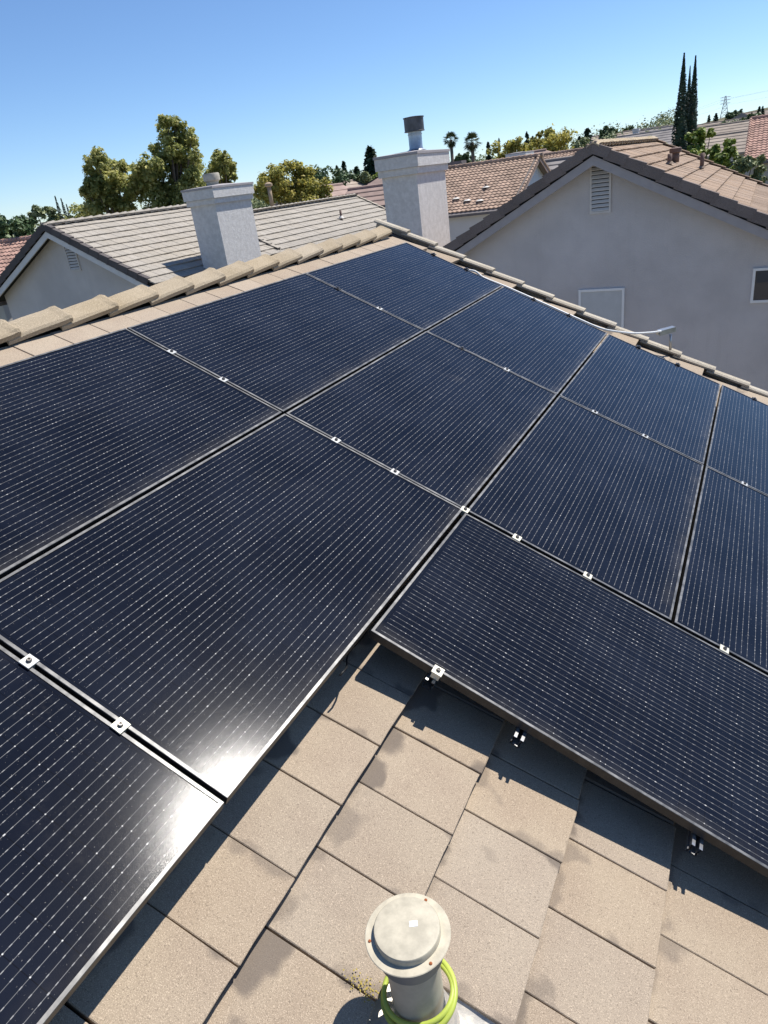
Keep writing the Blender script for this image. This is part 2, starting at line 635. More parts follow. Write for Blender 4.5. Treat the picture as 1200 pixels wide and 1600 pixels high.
# ------------------------------------------------------------------ own house
own = empty('house', (-0.5, -4.0, 0), 'house under the camera whose tan tiled roof carries the black solar panels', 'house')
VR = -0.52                     # ridge position in the roof frame
TN = -0.152                    # butt top of the field tiles
DECK = -0.232
V_EAVE = 6.1
U0, U1 = -8.6, 0.85
ridge_deck = RW(VR, 0, DECK)
XR = ridge_deck.x
ZR = ridge_deck.z
eave = RW(V_EAVE, 0, DECK)
run = eave.x - XR
roof = MB().prism([(XR, U0, ZR), (XR + run, U0, ZR - run * ST / CT), (XR + run, U0, ZR - run * ST / CT - 0.12),
                   (XR, U0, ZR - 0.12), (XR - run, U0, ZR - run * ST / CT - 0.12), (XR - run, U0, ZR - run * ST / CT)],
                  (0, U1 - U0 - 0.03, 0)).build('roof', 'deck_felt', own)
wx = run - 0.4
MB().prism([(XR - wx, U0 + 0.3, 0), (XR + wx, U0 + 0.3, 0), (XR + wx, U0 + 0.3, ZR - 0.16 - wx * ST / CT),
            (XR, U0 + 0.3, ZR - 0.16), (XR - wx, U0 + 0.3, ZR - 0.16 - wx * ST / CT)], (0, U1 - U0 - 0.62, 0)).build('wall', 'stucco_left', own)
fb = MB()
for s in (1, -1):
    fb.hexa([(XR, U1 - 0.02, ZR - 0.22), (XR + s * run, U1 - 0.02, ZR - 0.22 - run * ST / CT), (XR + s * run, U1 + 0.02, ZR - 0.22 - run * ST / CT), (XR, U1 + 0.02, ZR - 0.22),
             (XR, U1 - 0.02, ZR + 0.02), (XR + s * run, U1 - 0.02, ZR + 0.02 - run * ST / CT), (XR + s * run, U1 + 0.02, ZR + 0.02 - run * ST / CT), (XR, U1 + 0.02, ZR + 0.02)])
fb.build('fascia_board', 'fascia_dark', own)

TW = 0.2585
meshes = [tile_mesh('roof_tile', 'tile_tan', 0.41, TW - 0.005, 0.034, bev=0.0022, chip=0.0035, seed=i) for i in range(6)]
top_meshes = [tile_mesh('roof_tile', 'tile_tan_clean', 0.41, TW - 0.005, 0.034, bev=0.0022, chip=0.0035, seed=i) for i in range(3)]
hid = tile_mesh('roof_tile_plain', 'tile_tan', 0.41, TW - 0.004, 0.033)
rest = []
vents_hole = (2.745, -5.47)
n_ind = 0
for k in range(-7, 12):
    vb = 2.318 + 0.3325 * k
    off = -5.02 if (k % 2 == 1) else -5.147
    j0 = int((U0 - off) / TW) - 1
    for j in range(j0, 60):
        uc = off + (j + 0.5) * TW
        if uc - TW / 2 < U0 or uc + TW / 2 > U1 + 0.02:
            continue
        if vb > V_EAVE + 0.1:
            continue
        if k == 2 and -5.66 < uc < -5.40:
            continue          # the vent's flashing takes this tile's place
        c_ = RW(vb - 0.16, uc, TN)
        d_ = c_ - cam.location
        z_ = d_.dot(fw)
        seen = False
        if z_ > 0.2:
            px = 600 + 1083 * d_.dot(rt) / z_
            py = 800 + 1083 * d_.dot(dn) / z_
            seen = -110 < px < 1310 and py < 1800
        cov = False
        vm = vb - 0.16
        if vb - 0.33 > 0.0 and vb < 2.02 and uc < -0.25:
            cov = True
        if 1.9 < vm and uc > -4.45 and uc < -0.2:
            cov = True
        jit = Vector(((random.random() - 0.5) * 0.006, (random.random() - 0.5) * 0.003, (random.random() - 0.5) * 0.003))
        loc = RW(vb + jit.x, uc + jit.y, TN + jit.z)
        rot = Euler(((random.random() - 0.5) * 0.008, TH - 0.075 * 0 + (random.random() - 0.5) * 0.006, (random.random() - 0.5) * 0.010), 'XYZ')
        if seen and not cov:
            link('roof_tile', random.choice(top_meshes if k == -7 else meshes), roof, loc, rot)
            n_ind += 1
        else:
            rest.append(Matrix.Translation(loc) @ rot.to_matrix().to_4x4())
# far slope of the own roof
for k in range(19):
    vb = 0.42 + 0.3325 * k
    if vb > 6.5:
        break
    for j in range(36):
        uc = U0 + 0.15 + (j + 0.5 * (k % 2) ) * TW
        if uc > U1 - 0.1:
            continue
        p_ = Vector((XR - (vb + 0.0) * CT + TN * ST * 0, uc, ZR - vb * ST + 0.08))
        rest.append(Matrix.Translation(p_) @ Matrix.Rotation(math.pi, 4, 'Z') @ Matrix.Rotation(TH, 4, 'Y'))
joined('roof_tiles_hidden', hid, rest, roof, 'tile_tan')


# ridge caps: angular cover tiles, each lapping over the next one along the ridge
def cap_mesh(seed, mat='tile_ridge'):
    rg = random.Random(seed)
    ln, leg, th = 0.425, 0.120, 0.009
    prof = []
    for s_, hgt in ((-1.0, -.068), (-0.93, -.050), (-0.5, -.022), (-0.22, -.005), (0, 0), (0.22, -.005), (0.5, -.022), (0.93, -.050), (1.0, -.068)):
        prof.append((s_ * leg, hgt))
    vs, fs = [], []
    n_ = len(prof)
    st = [(-ln, 0.93, -0.020), (-ln * 0.55, 0.96, -0.010), (-0.06, 1.0, -0.003), (-0.018, 1.01, 0.003), (0, 1.0, 0.0)]
    for (y, sc, dz) in st:
        for (x, z) in prof:
            vs.append((x * sc + (rg.random() - 0.5) * 0.005, y + (rg.random() - 0.5) * 0.006, z + dz + (rg.random() - 0.5) * 0.005))
    m_ = len(vs)
    for (y, sc, dz) in st:
        for (x, z) in prof:
            vs.append((x * sc * 0.92, y - 0.002, z + dz - th - 0.012))
    for i in range(len(st) - 1):
        for k in range(n_ - 1):
            a_ = i * n_ + k
            fs.append((a_, a_ + n_, a_ + n_ + 1, a_ + 1))
            fs.append((m_ + a_, m_ + a_ + 1, m_ + a_ + n_ + 1, m_ + a_ + n_))
        for k in (0, n_ - 1):
            a_ = i * n_ + k
            f_ = (a_, m_ + a_, m_ + a_ + n_, a_ + n_)
            fs.append(f_ if k == 0 else f_[::-1])
    for i in (0, len(st) - 1):
        for k in range(n_ - 1):
            a_ = i * n_ + k
            f_ = (a_, a_ + 1, m_ + a_ + 1, m_ + a_)
            fs.append(f_ if i == 0 else f_[::-1])
    return mesh_of('ridge_tile', vs, fs, mat)


caps = [cap_mesh(i) for i in range(4)]
apex = RW(VR, 0, TN)
for k in range(-13, 14):
    ue = -3.929 + 0.347 * k
    if ue < U0 + 0.3 or ue > U1 + 0.05:
        continue
    link('ridge_tile', random.choice(caps), roof, (apex.x - 0.005, ue, apex.z + 0.040 + random.uniform(-.002, .002)),
         Euler((0.034 + random.uniform(-.006, .006), random.uniform(-.02, .02), random.uniform(-.015, .015))))


# rake tiles: L-shaped covers stepping down the gable edge
def rake_mesh(seed, mat='tile_rake', wd=0.105, drop=0.15):
    rg = random.Random(seed)
    ln, th = 0.40, 0.016
    prof = [(-wd, -0.012), (-wd + 0.02, 0.0), (-0.02, 0.0), (0.0, -0.016), (0.004, -drop), (-0.016, -drop), (-0.02, -th - 0.01), (-wd, -th - 0.012)]
    vs, fs = [], []
    n_ = len(prof)
    for x, dz in ((-ln, -0.03), (-0.03, -0.002), (0.0, 0.0)):
        for (y, z) in prof:
            vs.append((x + (rg.random() - 0.5) * 0.004, y + (rg.random() - 0.5) * 0.004, z + dz + (rg.random() - 0.5) * 0.003))
    for i in range(2):
        for k in range(n_):
            k2 = (k + 1) % n_
            fs.append((i * n_ + k, (i + 1) * n_ + k, (i + 1) * n_ + k2, i * n_ + k2))
    fs.append(tuple(range(n_)))
    fs.append(tuple(range(2 * n_, 3 * n_))[::-1])
    return mesh_of('rake_tile', vs, fs, mat)


rakes = [rake_mesh(i) for i in range(4)]
for k in range(-1, 18):
    vb = 0.012 + 0.340 * k
    link('rake_tile', random.choice(rakes), roof, RW(vb, U1 + 0.040, -0.116 + random.uniform(-.004, .004)),
         Euler((random.uniform(-.01, .01), TH + random.uniform(-.008, .008), random.uniform(-.012, .012))))

# ------------------------------------------------------------------ solar panels
FD, LIP = 0.035, 0.011


def ring(x0, y0, x1, y1, w, z0, z1):
    mb = MB()
    b_ = 0.0012
    o_ = [(x0, y0), (x1, y0), (x1, y1), (x0, y1)]
    i_ = [(x0 + w, y0 + w), (x1 - w, y0 + w), (x1 - w, y1 - w), (x0 + w, y1 - w)]
    oc = [(x0 + b_, y0 + b_), (x1 - b_, y0 + b_), (x1 - b_, y1 - b_), (x0 + b_, y1 - b_)]
    vs = [(*p, z0) for p in o_] + [(*p, z1 - b_) for p in o_] + [(*p, z1) for p in oc] + [(*p, z1) for p in i_] + [(*p, z0) for p in i_]
    fs = []
    for k in range(4):
        k2 = (k + 1) % 4
        for r_ in range(4):
            fs.append((r_ * 4 + k, r_ * 4 + k2, r_ * 4 + 4 + k2, r_ * 4 + 4 + k))
        fs.append((16 + k, 16 + k2, k2, k))
    return mb.add(vs, fs)


fr_ = ring(0, 0, PW, PL, LIP, -FD, 0)
frame_me = mesh_of('frame', fr_.v, fr_.f, ['frame_black', 'frame_top_sheen_dust'])
for p_ in frame_me.polygons:
    if p_.normal.z > 0.5:
        p_.material_index = 1
g_ = MB().box((LIP, LIP, -0.006), (PW - LIP, PL - LIP, -0.0028))
glass_me = mesh_of('glass', g_.v, g_.f, 'cell_glass')
b_ = MB().box((LIP, LIP, -0.012), (PW - LIP, PL - LIP, -0.0075))
back_me = mesh_of('backsheet', b_.v, b_.f, 'backsheet')


def clamp_meshes(mat, wx_, wy_):
    mb = MB()
    h, e = 0.0045, 0.0012
    x, y = wx_ / 2, wy_ / 2
    mb.add([(-x, -y, 0.0008), (x, -y, 0.0008), (x, y, 0.0008), (-x, y, 0.0008),
            (-x, -y, h - e), (x, -y, h - e), (x, y, h - e), (-x, y, h - e),
            (-x + e, -y + e, h), (x - e, -y + e, h), (x - e, y - e, h), (-x + e, y - e, h)],
           [(0, 3, 2, 1), (8, 9, 10, 11)] + [(i, (i + 1) % 4, 4 + (i + 1) % 4, 4 + i) for i in range(4)] +
           [(4 + i, 4 + (i + 1) % 4, 8 + (i + 1) % 4, 8 + i) for i in range(4)])
    mb.box((-x * 0.8, -0.0075, -0.034), (x * 0.8, 0.0075, 0.0006))
    cm = mesh_of('clamp', mb.v, mb.f, mat)
    bb = MB().lathe([(0.0085, h - 0.0005), (0.0085, h + 0.005), (0.0068, h + 0.0065), (0.0068, h + 0.009), (0.0035, h + 0.009), (0.003, h + 0.005)], 12)
    bm = mesh_of('bolt', bb.v, bb.f, 'bolt_steel')
    return cm, bm


CL = {k: clamp_meshes(k, 0.040, 0.040) for k in ('clamp_cream', 'clamp_silver', 'clamp_black')}
DV, DU = 1.04, 1.8084
panels = {}


def panel(v0, u1, label, rot90=False, scale=1.0, clamps=()):
    o = empty('solar_panel', RW(v0, u1, 0), label, 'solar panel', 'black solar panels on the roof')
    if rot90:       # long side down the slope
        rot = Euler((0, TH, 0)).to_matrix() @ Matrix.Rotation(-math.pi / 2, 3, 'Z')
        eul = rot.to_euler()
        loc = RW(v0, u1, 0)
    else:
        eul = ROOF_ROT
        loc = RW(v0, u1 - PL, 0)
    eul = (eul.to_matrix() @ Euler((random.uniform(-.0022, .0022), random.uniform(-.0022, .0022), 0)).to_matrix()).to_euler()
    for nm, me in (('frame', frame_me), ('glass', glass_me), ('backsheet', back_me)):
        q = link(nm, me, o, loc, eul)
        q.scale = (scale, 1, 1)
    for (cv, cu, kind) in clamps:
        c_ = link('clamp', CL[kind][0], o, RW(cv, cu, 0), Euler((0, TH, random.uniform(-.05, .05))))
        b2 = bpy.data.objects.new('bolt', CL[kind][1])
        COL.objects.link(b2)
        b2.parent = c_
    return o


G = DU - PL            # seam between rows
S1 = -DU + G / 2       # middle of the seam lines
S2 = -2 * DU + G / 2
S3 = -3 * DU + G / 2
cc, cs, ck = 'clamp_cream', 'clamp_silver', 'clamp_black'
GV = DV - PW
panel(0, 0, 'solar panel at the far top corner, between ridge tiles and gable edge', clamps=[(0.30, 0.006, ck), (0.65, 0.006, ck)])
panel(DV, 0, 'second solar panel down from the ridge along the gable edge', clamps=[(DV + .3, 0.006, ck), (DV + .65, 0.006, ck)])
panel(2 * DV, 0, 'third solar panel down from the ridge along the gable edge, beside the white conduit', clamps=[(2 * DV + .28, 0.006, ck), (2 * DV + .64, 0.006, ck)])
panel(3 * DV, 0, 'fourth solar panel down the gable edge, cut off by the right picture edge', clamps=[(3 * DV + .28, 0.006, ck)])
panel(0, -DU, 'solar panel by the ridge in the second row back from the gable edge', clamps=[(.29, S1, ck), (.65, S1, cs)])
panel(DV, -DU, 'solar panel below the ridge-side one in the second row, in the middle of the array', clamps=[(DV + .29, S1, ck), (DV + .64, S1, cs)])
panel(2 * DV, -DU, 'second-row solar panel directly above the left half of the crosswise panel', clamps=[(2 * DV + .26, S1, cs), (2 * DV + .62, S1, cs)])
panel(3 * DV, -DU, 'second-row solar panel at right, above the right half of the crosswise panel', clamps=[(3 * DV + .255, S1, cs)])
panel(0, -2 * DU, 'solar panel at the left picture edge touching the strip of tiles under the ridge', clamps=[(.31, S2, cs), (.65, S2, cs)])
panel(DV, -2 * DU, 'large near solar panel left of the bare tiles, second up from the bottom corner', clamps=[(DV + .305, S2, cs), (DV + .645, S2, cs), (2 * DV - GV / 2, S2, cc)])
panel(DV, -3 * DU, 'nearest solar panel in the bottom left corner with sun glare on its corner', clamps=[(1.353, S3, cs), (1.697, S3, cc)])
XSC = 0.952
XU0 = -2 * DU - 0.012
panel(2 * DV + 0.002, XU0, 'crosswise solar panel hanging over the bare tiles, its lines running down the slope', True, XSC,
      clamps=[(2.346, S2, cc), (2.703, S2, cc), (3.347, S2, cc), (2.360, XU0 - PW * XSC - 0.002, cc)])

# mounting rails along the ridge direction under the panels


def rail_mesh(ln):
    mb = MB()
    # open channel with lips; x across, y along, z up from 0
    prof = [(-.018, 0), (.018, 0), (.018, .012), (.015, .014), (.015, .026), (.018, .028), (.018, .040), (.007, .040), (.007, .036), (.013, .036),
            (.013, .030), (.010, .027), (.010, .004), (-.010, .004), (-.010, .027), (-.013, .030), (-.013, .036), (-.007, .036), (-.007, .040), (-.018, .040),
            (-.018, .028), (-.015, .026), (-.015, .014), (-.018, .012)]
    n_ = len(prof)
    vs = [(x, 0, z) for x, z in prof] + [(x, ln, z) for x, z in prof]
    fs = [(i, (i + 1) % n_, (i + 1) % n_ + n_, i + n_) for i in range(n_)]
    return vs, fs


RN = -FD - 0.042
rail_info = [(0.30, -7.1, 0.03, 'ridge-side mounting rail under the solar panels nearest the ridge'),
             (0.65, -7.1, 0.03, 'second mounting rail down from the ridge under the upper panels'),
             (DV + .305, -7.1, 0.03, 'third mounting rail down from the ridge under the panels'),
             (DV + .645, -7.1, 0.03, 'fourth mounting rail down, beneath the clamps of the nearest panel'),
             (2.352, -4.632, 0.03, 'mounting rail end under the clamp on the crosswise panel edge'),
             (2.705, -4.645, 0.03, 'middle mounting rail end sticking out under the crosswise panel edge'),
             (3.340, -4.645, 0.03, 'rightmost mounting rail end under the crosswise panel edge')]
for (rv_, ua, ub, lb) in rail_info:
    o = empty('mounting_rail', RW(rv_, ua, RN), lb, 'rail', 'rails under the solar panels')
    vs, fs = rail_mesh(ub - ua)
    link('channel', mesh_of('channel', vs, fs, 'rail_aluminium'), o, RW(rv_, ua, RN), ROOF_ROT)
    n_ = 24
    # cut end: bright rim
    for q, uu in enumerate(np.arange(ua + 0.45, ub, 1.2)):
        fm = MB().box((-0.03, -0.035, -0.085), (0.03, 0.035, -0.078)).box((-0.012, -0.016, -0.078), (0.012, 0.016, 0.0))
        link('foot', mesh_of('foot', fm.v, fm.f, 'rail_black'), o, RW(rv_, float(uu), RN), ROOF_ROT)

# black lead drooping at the panel corner
cp = []
for i in range(15):
    s_ = i / 14
    cp.append(RW(2.03 + 0.05 * s_ + 0.012 * math.sin(s_ * 9), -4.45 - 0.36 * s_, -0.05 - 0.075 * math.sin(math.pi * min(1, s_ * 1.1))))
o = MB().tube(cp, 0.0035, 6).build('panel_lead', 'cable_black', None, True)
tag(o, 'thin black cable drooping under the panel edge beside the crosswise panel corner', 'cable')

# white conduit at the gable side with its small bracket head
o = empty('conduit', RW(2.62, 0.70, -0.09), 'white conduit along the far panel edge bent up to a small box', 'conduit')
pts = [RW(v_, u_, n_) for v_, u_, n_ in ((0.62, .045, -.03), (0.72, .05, 0.0), (0.82, .05, -.02), (1.05, .035, -.008), (1.4, .032, -.004), (1.75, .032, -.003), (1.98, .05, -.004), (2.1, .13, -.0), (2.25, .32, 0.0), (2.38, .5, .02), (2.46, .6, .045))]
# resample smoothly
sm_ = []
for i in range(len(pts) - 1):
    p0, p1, p2, p3 = pts[max(i - 1, 0)], pts[i], pts[i + 1], pts[min(i + 2, len(pts) - 1)]
    for k in range(4):
        t_ = k / 4
        sm_.append(0.5 * ((2 * p1) + (p2 - p0) * t_ + (2 * p0 - 5 * p1 + 4 * p2 - p3) * t_ * t_ + (3 * p1 - p0 - 3 * p2 + p3) * t_ ** 3))
sm_.append(pts[-1])
MB().tube(sm_, 0.010, 8).build('pipe', 'conduit_white', o, True)
bxo = RW(2.50, 0.655, .055)
bm_ = MB().box((-0.075, -0.035, -0.022), (0.075, 0.035, 0.022)).box((-0.09, -0.02, -0.014), (-0.075, 0.02, 0.014))
auto_smooth(link('box', mesh_of('box', bm_.v, bm_.f, 'galvanised'), o, bxo, Euler((0, -0.12, 0.55))))
MB().tube([RW(2.55, 0.69, 0.03), RW(2.62, 0.70, -.10)], 0.012, 8).build('post', 'galvanised', o, True)

# ------------------------------------------------------------------ roof vent pipe with cap, flashing and hose
VB = RW(2.757, -5.495, TN)
vent = empty('roof_vent', VB, 'cream capped vent pipe standing on the bare tiles at the bottom of the picture', 'vent pipe')
HT = 0.330
R1 = 0.064
mb = MB().lathe([(R1, -0.06), (R1, HT - 0.075), (R1 - 0.003, HT - 0.072)], 40)
o = auto_smooth(mb.build('pipe', 'vent_grey', vent, world=False, loc=VB))
mb = MB().lathe([(R1 + .002, HT - 0.096), (R1 + .014, HT - 0.088), (R1 + 0.026, HT - 0.036), (R1 + 0.020, HT - 0.026), (R1 + .02, HT - .022)], 48)
auto_smooth(mb.build('collar', 'vent_under', vent, world=False, loc=VB), 35)
mb = MB().lathe([(0.060, HT - 0.0235), (0.0985, HT - 0.0235), (0.1, HT - 0.022), (0.0985, HT - 0.0205), (0.0775, HT - 0.020),
                 (0.0775, HT - 0.004), (0.0755, HT - 0.001), (0.072, HT), (0.03, HT + 0.0012), (0.002, HT + 0.0015)], 64)
cap = auto_smooth(mb.build('cap', 'vent_cream', vent, world=False, loc=VB), 35)
for a_ in (R(215), R(-30), R(85)):
    mb = MB().lathe([(0.004, 0), (0.0035, 0.002), (0.001, 0.003)], 8)
    link('rivet', mesh_of('rivet', mb.v, mb.f, 'rust'), cap, VB + Vector((0.089 * math.cos(a_), 0.089 * math.sin(a_), HT - 0.0203)))
mb = MB().box((-0.0095, -0.007, 0), (0.0095, 0.007, 0.0006))
link('sticker', mesh_of('sticker', mb.v, mb.f, 'sticker_white'), cap, VB + Vector((0.012, 0.012, HT + 0.0014)), Euler((0, 0, 0.5)))
# sheet metal flashing over the course below
t = NT('flashing_painted')
co = t.coord()
a = t.noise(co, 22, 5, 0.7)
b = t.noise(co, 9, 3, 0.6)
t.set(t.mix(t.ramp(a, 0.4, 0.62), (0.44, 0.42, 0.38), (0.62, 0.56, 0.47)), t.ramp(b, .3, .7, .3, .6), 0.5, 0.25)
t.bump(a, 0.4, 0.004)
MAT['flashing_painted'] = t.m
mb = MB()
nn = 9
vs, fs = [], []
for i in range(nn):
    for j in range(nn):
        v_ = 2.60 + 0.44 * i / (nn - 1)
        u_ = -5.668 + 0.268 * j / (nn - 1)
        lift = 0.012 if j in (0, nn - 1) else 0.0
        vs.append(RW(v_, u_, TN - 0.026 + (v_ - 2.985) * 0.09 + lift + 0.0015 * math.sin(i * 1.7 + j * 2.3)))
k = len(vs)
vs += [v_ - Vector((0, 0, 0.002)) for v_ in vs]
for i in range(nn - 1):
    for j in range(nn - 1):
        q = i * nn + j
        fs.append((q, q + nn, q + nn + 1, q + 1))
        fs.append((k + q, k + q + 1, k + q + nn + 1, k + q + nn))
mb.add(vs, fs)
auto_smooth(mb.build('flashing', 'flashing_painted', vent))
mb = MB().lathe([(R1 + 0.03, -0.055), (R1 + 0.012, 0.01), (R1 + 0.001, 0.045)], 32)
auto_smooth(mb.build('boot', 'flashing_painted', vent, world=False, loc=VB))

hp = []
turns = 2.2
for i in range(120):
    s_ = i / 119
    an = R(60) + s_ * turns * 2 * math.pi
    rr = R1 + 0.011 + 0.020 * s_ + 0.007 * math.sin(an * 2.1 + 1)
    tilt = 0.030 * math.cos(an - R(40))
    hp.append(VB + Vector((rr * math.cos(an), rr * math.sin(an), 0.066 + 0.010 * math.sin(s_ * 9) + tilt + 0.03 * (1 - s_))))
last = hp[-1]
for (dx, dy, dz) in ((0.01, -0.03, -0.04), (0.02, -0.09, -0.08), (0.01, -0.2, -0.115), (0.03, -0.34, -0.13), (0.08, -0.5, -0.15), (0.14, -0.7, -0.18)):
    hp.append(last + Vector((dx, dy, dz)))
o = MB().tube(hp, 0.0068, 10).build('hose', 'hose_lime', None, True)
tag(o, 'lime green hose looped round the vent pipe', 'hose')

# lichen flecks on the tile left of the vent
mb = MB()
rg = random.Random(5)
for i in range(120):
    a_ = rg.gauss(0, 1)
    c0 = RW(2.615 + rg.gauss(0, 0.028), -5.525 + rg.gauss(0, 0.014), TN - 0.0005)
    s_ = rg.uniform(0.0008, 0.0026)
    an = rg.uniform(0, 6.28)
    vs = []
    for k in range(6):
        q = an + k * math.pi / 3
        r_ = s_ * rg.uniform(0.5, 1.3)
        vs.append(c0 + Vector((r_ * math.cos(q), r_ * math.sin(q) , -r_ * math.cos(q) * ST / CT)))
    vs.append(c0 + Vector((0, 0, s_ * 0.3)))
    mb.add(vs, [(k, (k + 1) % 6, 6) for k in range(6)])
o = mb.build('lichen', 'lichen_yellow')
tag(o, 'patch of yellow lichen on the tile joint left of the vent pipe', 'lichen', kind='stuff')


# ------------------------------------------------------------------ neighbouring houses
def tile_roof_slope(roof_o, xr, zr, y0, y1, sgn, pitch, n_c, mesh_list, matname, max_ind=299, hidden_from=99, tw=0.27, ex=0.33):
    """tiles on a slope falling towards sgn*x from the ridge at xr, zr"""
    c_, s_ = math.cos(pitch), math.sin(pitch)
    rest_ = []
    cnt = 0
    for k in range(n_c):
        vb = 0.30 + ex * k
        n_t = max(2, round((y1 - y0 - 0.04) / tw))
        tw_ = (y1 - y0 - 0.04) / n_t
        row = [(y0 + 0.02 + (j + 0.5) * tw_, 1.0) for j in range(n_t)]
        if k % 2:       # broken bond: half tiles at the two rakes
            row = [(y0 + 0.02 + 0.25 * tw_, 0.5)] + [(y0 + 0.02 + (j + 1) * tw_, 1.0) for j in range(n_t - 1)] + [(y1 - 0.02 - 0.25 * tw_, 0.5)]
        for yc, wf in row:
            loc = Vector((xr + sgn * vb * c_, yc + random.uniform(-.004, .004), zr - vb * s_ + random.uniform(-.004, .004)))
            rot = Euler((random.uniform(-.012, .012), pitch + random.uniform(-.01, .01), random.uniform(-.008, .008)))
            if sgn < 0:
                rot = Euler((0, pitch, math.pi))
            if cnt < max_ind and k < hidden_from and sgn > 0:
                q_ = link('roof_tile', random.choice(mesh_list), roof_o, loc, rot)
                q_.scale = (1, wf, 1)
                cnt += 1
            else:
                m_ = (Matrix.Rotation(rot.z, 4, 'Z') @ Matrix.Rotation(rot.y, 4, 'Y') @ Matrix.Rotation(rot.x, 4, 'X'))
                rest_.append(Matrix.Translation(loc) @ m_ @ Matrix.Diagonal((1, wf, 1, 1)))
    if rest_:
        joined('roof_tiles_out_of_view', mesh_list[0], rest_, roof_o, matname)


def big_house(name, label, xr, zr, y0, y1, half, pitch, tmat, rmat, wallmat, bargemat, trim, n_vis, ridge_vis=True, wall_in=0.35, rake_len=0.34, group=None, two_sided=True, far_rake=None, ex=0.33, tw=0.27):
    """two storey gable house, ridge along y at (xr, zr above ground) - gable end at y0 faces the camera side"""
    tp = math.tan(pitch)
    h = empty(name, (xr, (y0 + y1) / 2, 0), label, 'house', group)
    ze = zr - half * tp
    rf = MB().prism([(xr, y0 + .03, zr - .06), (xr + half, y0 + .03, ze - .06), (xr + half, y0 + .03, ze - .2), (xr, y0 + .03, zr - .2),
                     (xr - half, y0 + .03, ze - .2), (xr - half, y0 + .03, ze - .06)], (0, y1 - y0 - .06, 0)).build('roof', 'deck_felt', h)
    hw = half - 0.45
    zw = zr - 0.21 - hw * tp
    MB().prism([(xr - hw, y0 + wall_in, 0), (xr + hw, y0 + wall_in, 0), (xr + hw, y0 + wall_in, zw), (xr, y0 + wall_in, zr - .21), (xr - hw, y0 + wall_in, zw)],
               (0, y1 - y0 - 2 * wall_in, 0)).build('wall', wallmat, h)
    ms = [tile_mesh('tile_' + name, tmat, ex + 0.09, tw - 0.008, 0.034, 0.007, 0.004, i) for i in range(3)]
    nc = int(half / math.cos(pitch) / ex)
    tile_roof_slope(rf, xr, zr + 0.02, y0, y1 - 0.05, 1, pitch, nc, ms, tmat, 299, n_vis, tw, ex)
    if two_sided:
        tile_roof_slope(rf, xr, zr + 0.02, y0, y1 - 0.05, -1, pitch, nc, ms, tmat, 299, 99, tw, ex)
    # ridge caps
    cm = [cap_mesh(20 + i, rmat) for i in range(2)]
    yy_ = y0 + 0.36
    while yy_ < y1 + 0.1:
        link('ridge_tile', random.choice(cm), rf, (xr, yy_, zr + 0.10), Euler((0.05, random.uniform(-.02, .02), random.uniform(-.01, .01))))
        yy_ += 0.345
    # barge tiles: dark L-shaped covers on both rakes of the gable facing the viewer
    bm1 = []
    for sgn in (1, -1):
        vs, fs = [], []
        mb_ = MB()
        mb_.hexa([(-.40, -.05, -.195), (0, -.058, -.165), (0, -.03, -.165), (-.40, -.022, -.195), (-.40, -.05, -.02), (0, -.058, .012), (0, -.03, .012), (-.40, -.022, -.02)])
        mb_.hexa([(-.40, -.03, -.042), (0, -.03, -.008), (0, .10, -.008), (-.40, .10, -.042), (-.40, -.03, -.02), (0, -.03, .012), (0, .10, .012), (-.40, .10, -.02)])
        bm1.append(mesh_of('barge_tile', mb_.v, mb_.f, bargemat))
    mf_ = MB()
    mf_.hexa([(-.40, .022, -.235), (0, .03, -.21), (0, .058, -.21), (-.40, .05, -.235), (-.40, .022, -.02), (0, .03, .012), (0, .058, .012), (-.40, .05, -.02)])
    mf_.hexa([(-.40, -.10, -.042), (0, -.10, -.008), (0, .03, -.008), (-.40, .03, -.042), (-.40, -.10, -.02), (0, -.10, .012), (0, .03, .012), (-.40, .03, -.02)])
    far_me = mesh_of('rake_tile', mf_.v, mf_.f, far_rake or tmat)
    c_, s_ = math.cos(pitch), math.sin(pitch)
    n_b = int(half / c_ / rake_len)
    for k in range(n_b):
        vb = 0.36 + rake_len * k
        for sgn in (1, -1):
            loc = (xr + sgn * vb * c_, y0 + 0.0, zr - vb * s_ + 0.075)
            if sgn > 0:
                link('barge_tile', bm1[0], rf, loc, Euler((random.uniform(-.02, .02), pitch + random.uniform(-.012, .012), 0)))
                link('rake_tile', far_me, rf, (loc[0], y1 - 0.02, loc[2] - 0.01), Euler((random.uniform(-.02, .02), pitch + random.uniform(-.012, .012), 0)))
            else:
                # mirrored for the other rake: same piece turned round the vertical, flipped in y
                q = link('barge_tile', bm1[1], rf, loc, Euler((random.uniform(-.02, .02), pitch + random.uniform(-.012, .012), math.pi)))
                q.scale = (1, -1, 1)
    # barge boards under the tiles
    for sgn in (1, -1):
        mb_ = MB()
        x1 = xr + sgn * half
        a0, a1 = zr - .16, ze - .16
        mb_.hexa([(xr, y0 - .01, a0 - .16), (x1, y0 - .01, a1 - .16), (x1, y0 + .03, a1 - .16), (xr, y0 + .03, a0 - .16),
                  (xr, y0 - .01, a0), (x1, y0 - .01, a1), (x1, y0 + .03, a1), (xr, y0 + .03, a0)])
        mb_.build('barge_board', trim, h)
    # eave fascia
    for sgn in (1, -1):
        x1 = xr + sgn * half
        MB().box((min(x1, x1 - sgn * .04), y0 + .05, ze - .3), (max(x1, x1 - sgn * .04), y1 - .05, ze - .075)).build('fascia_board', 'fascia_dark', h)
    return h


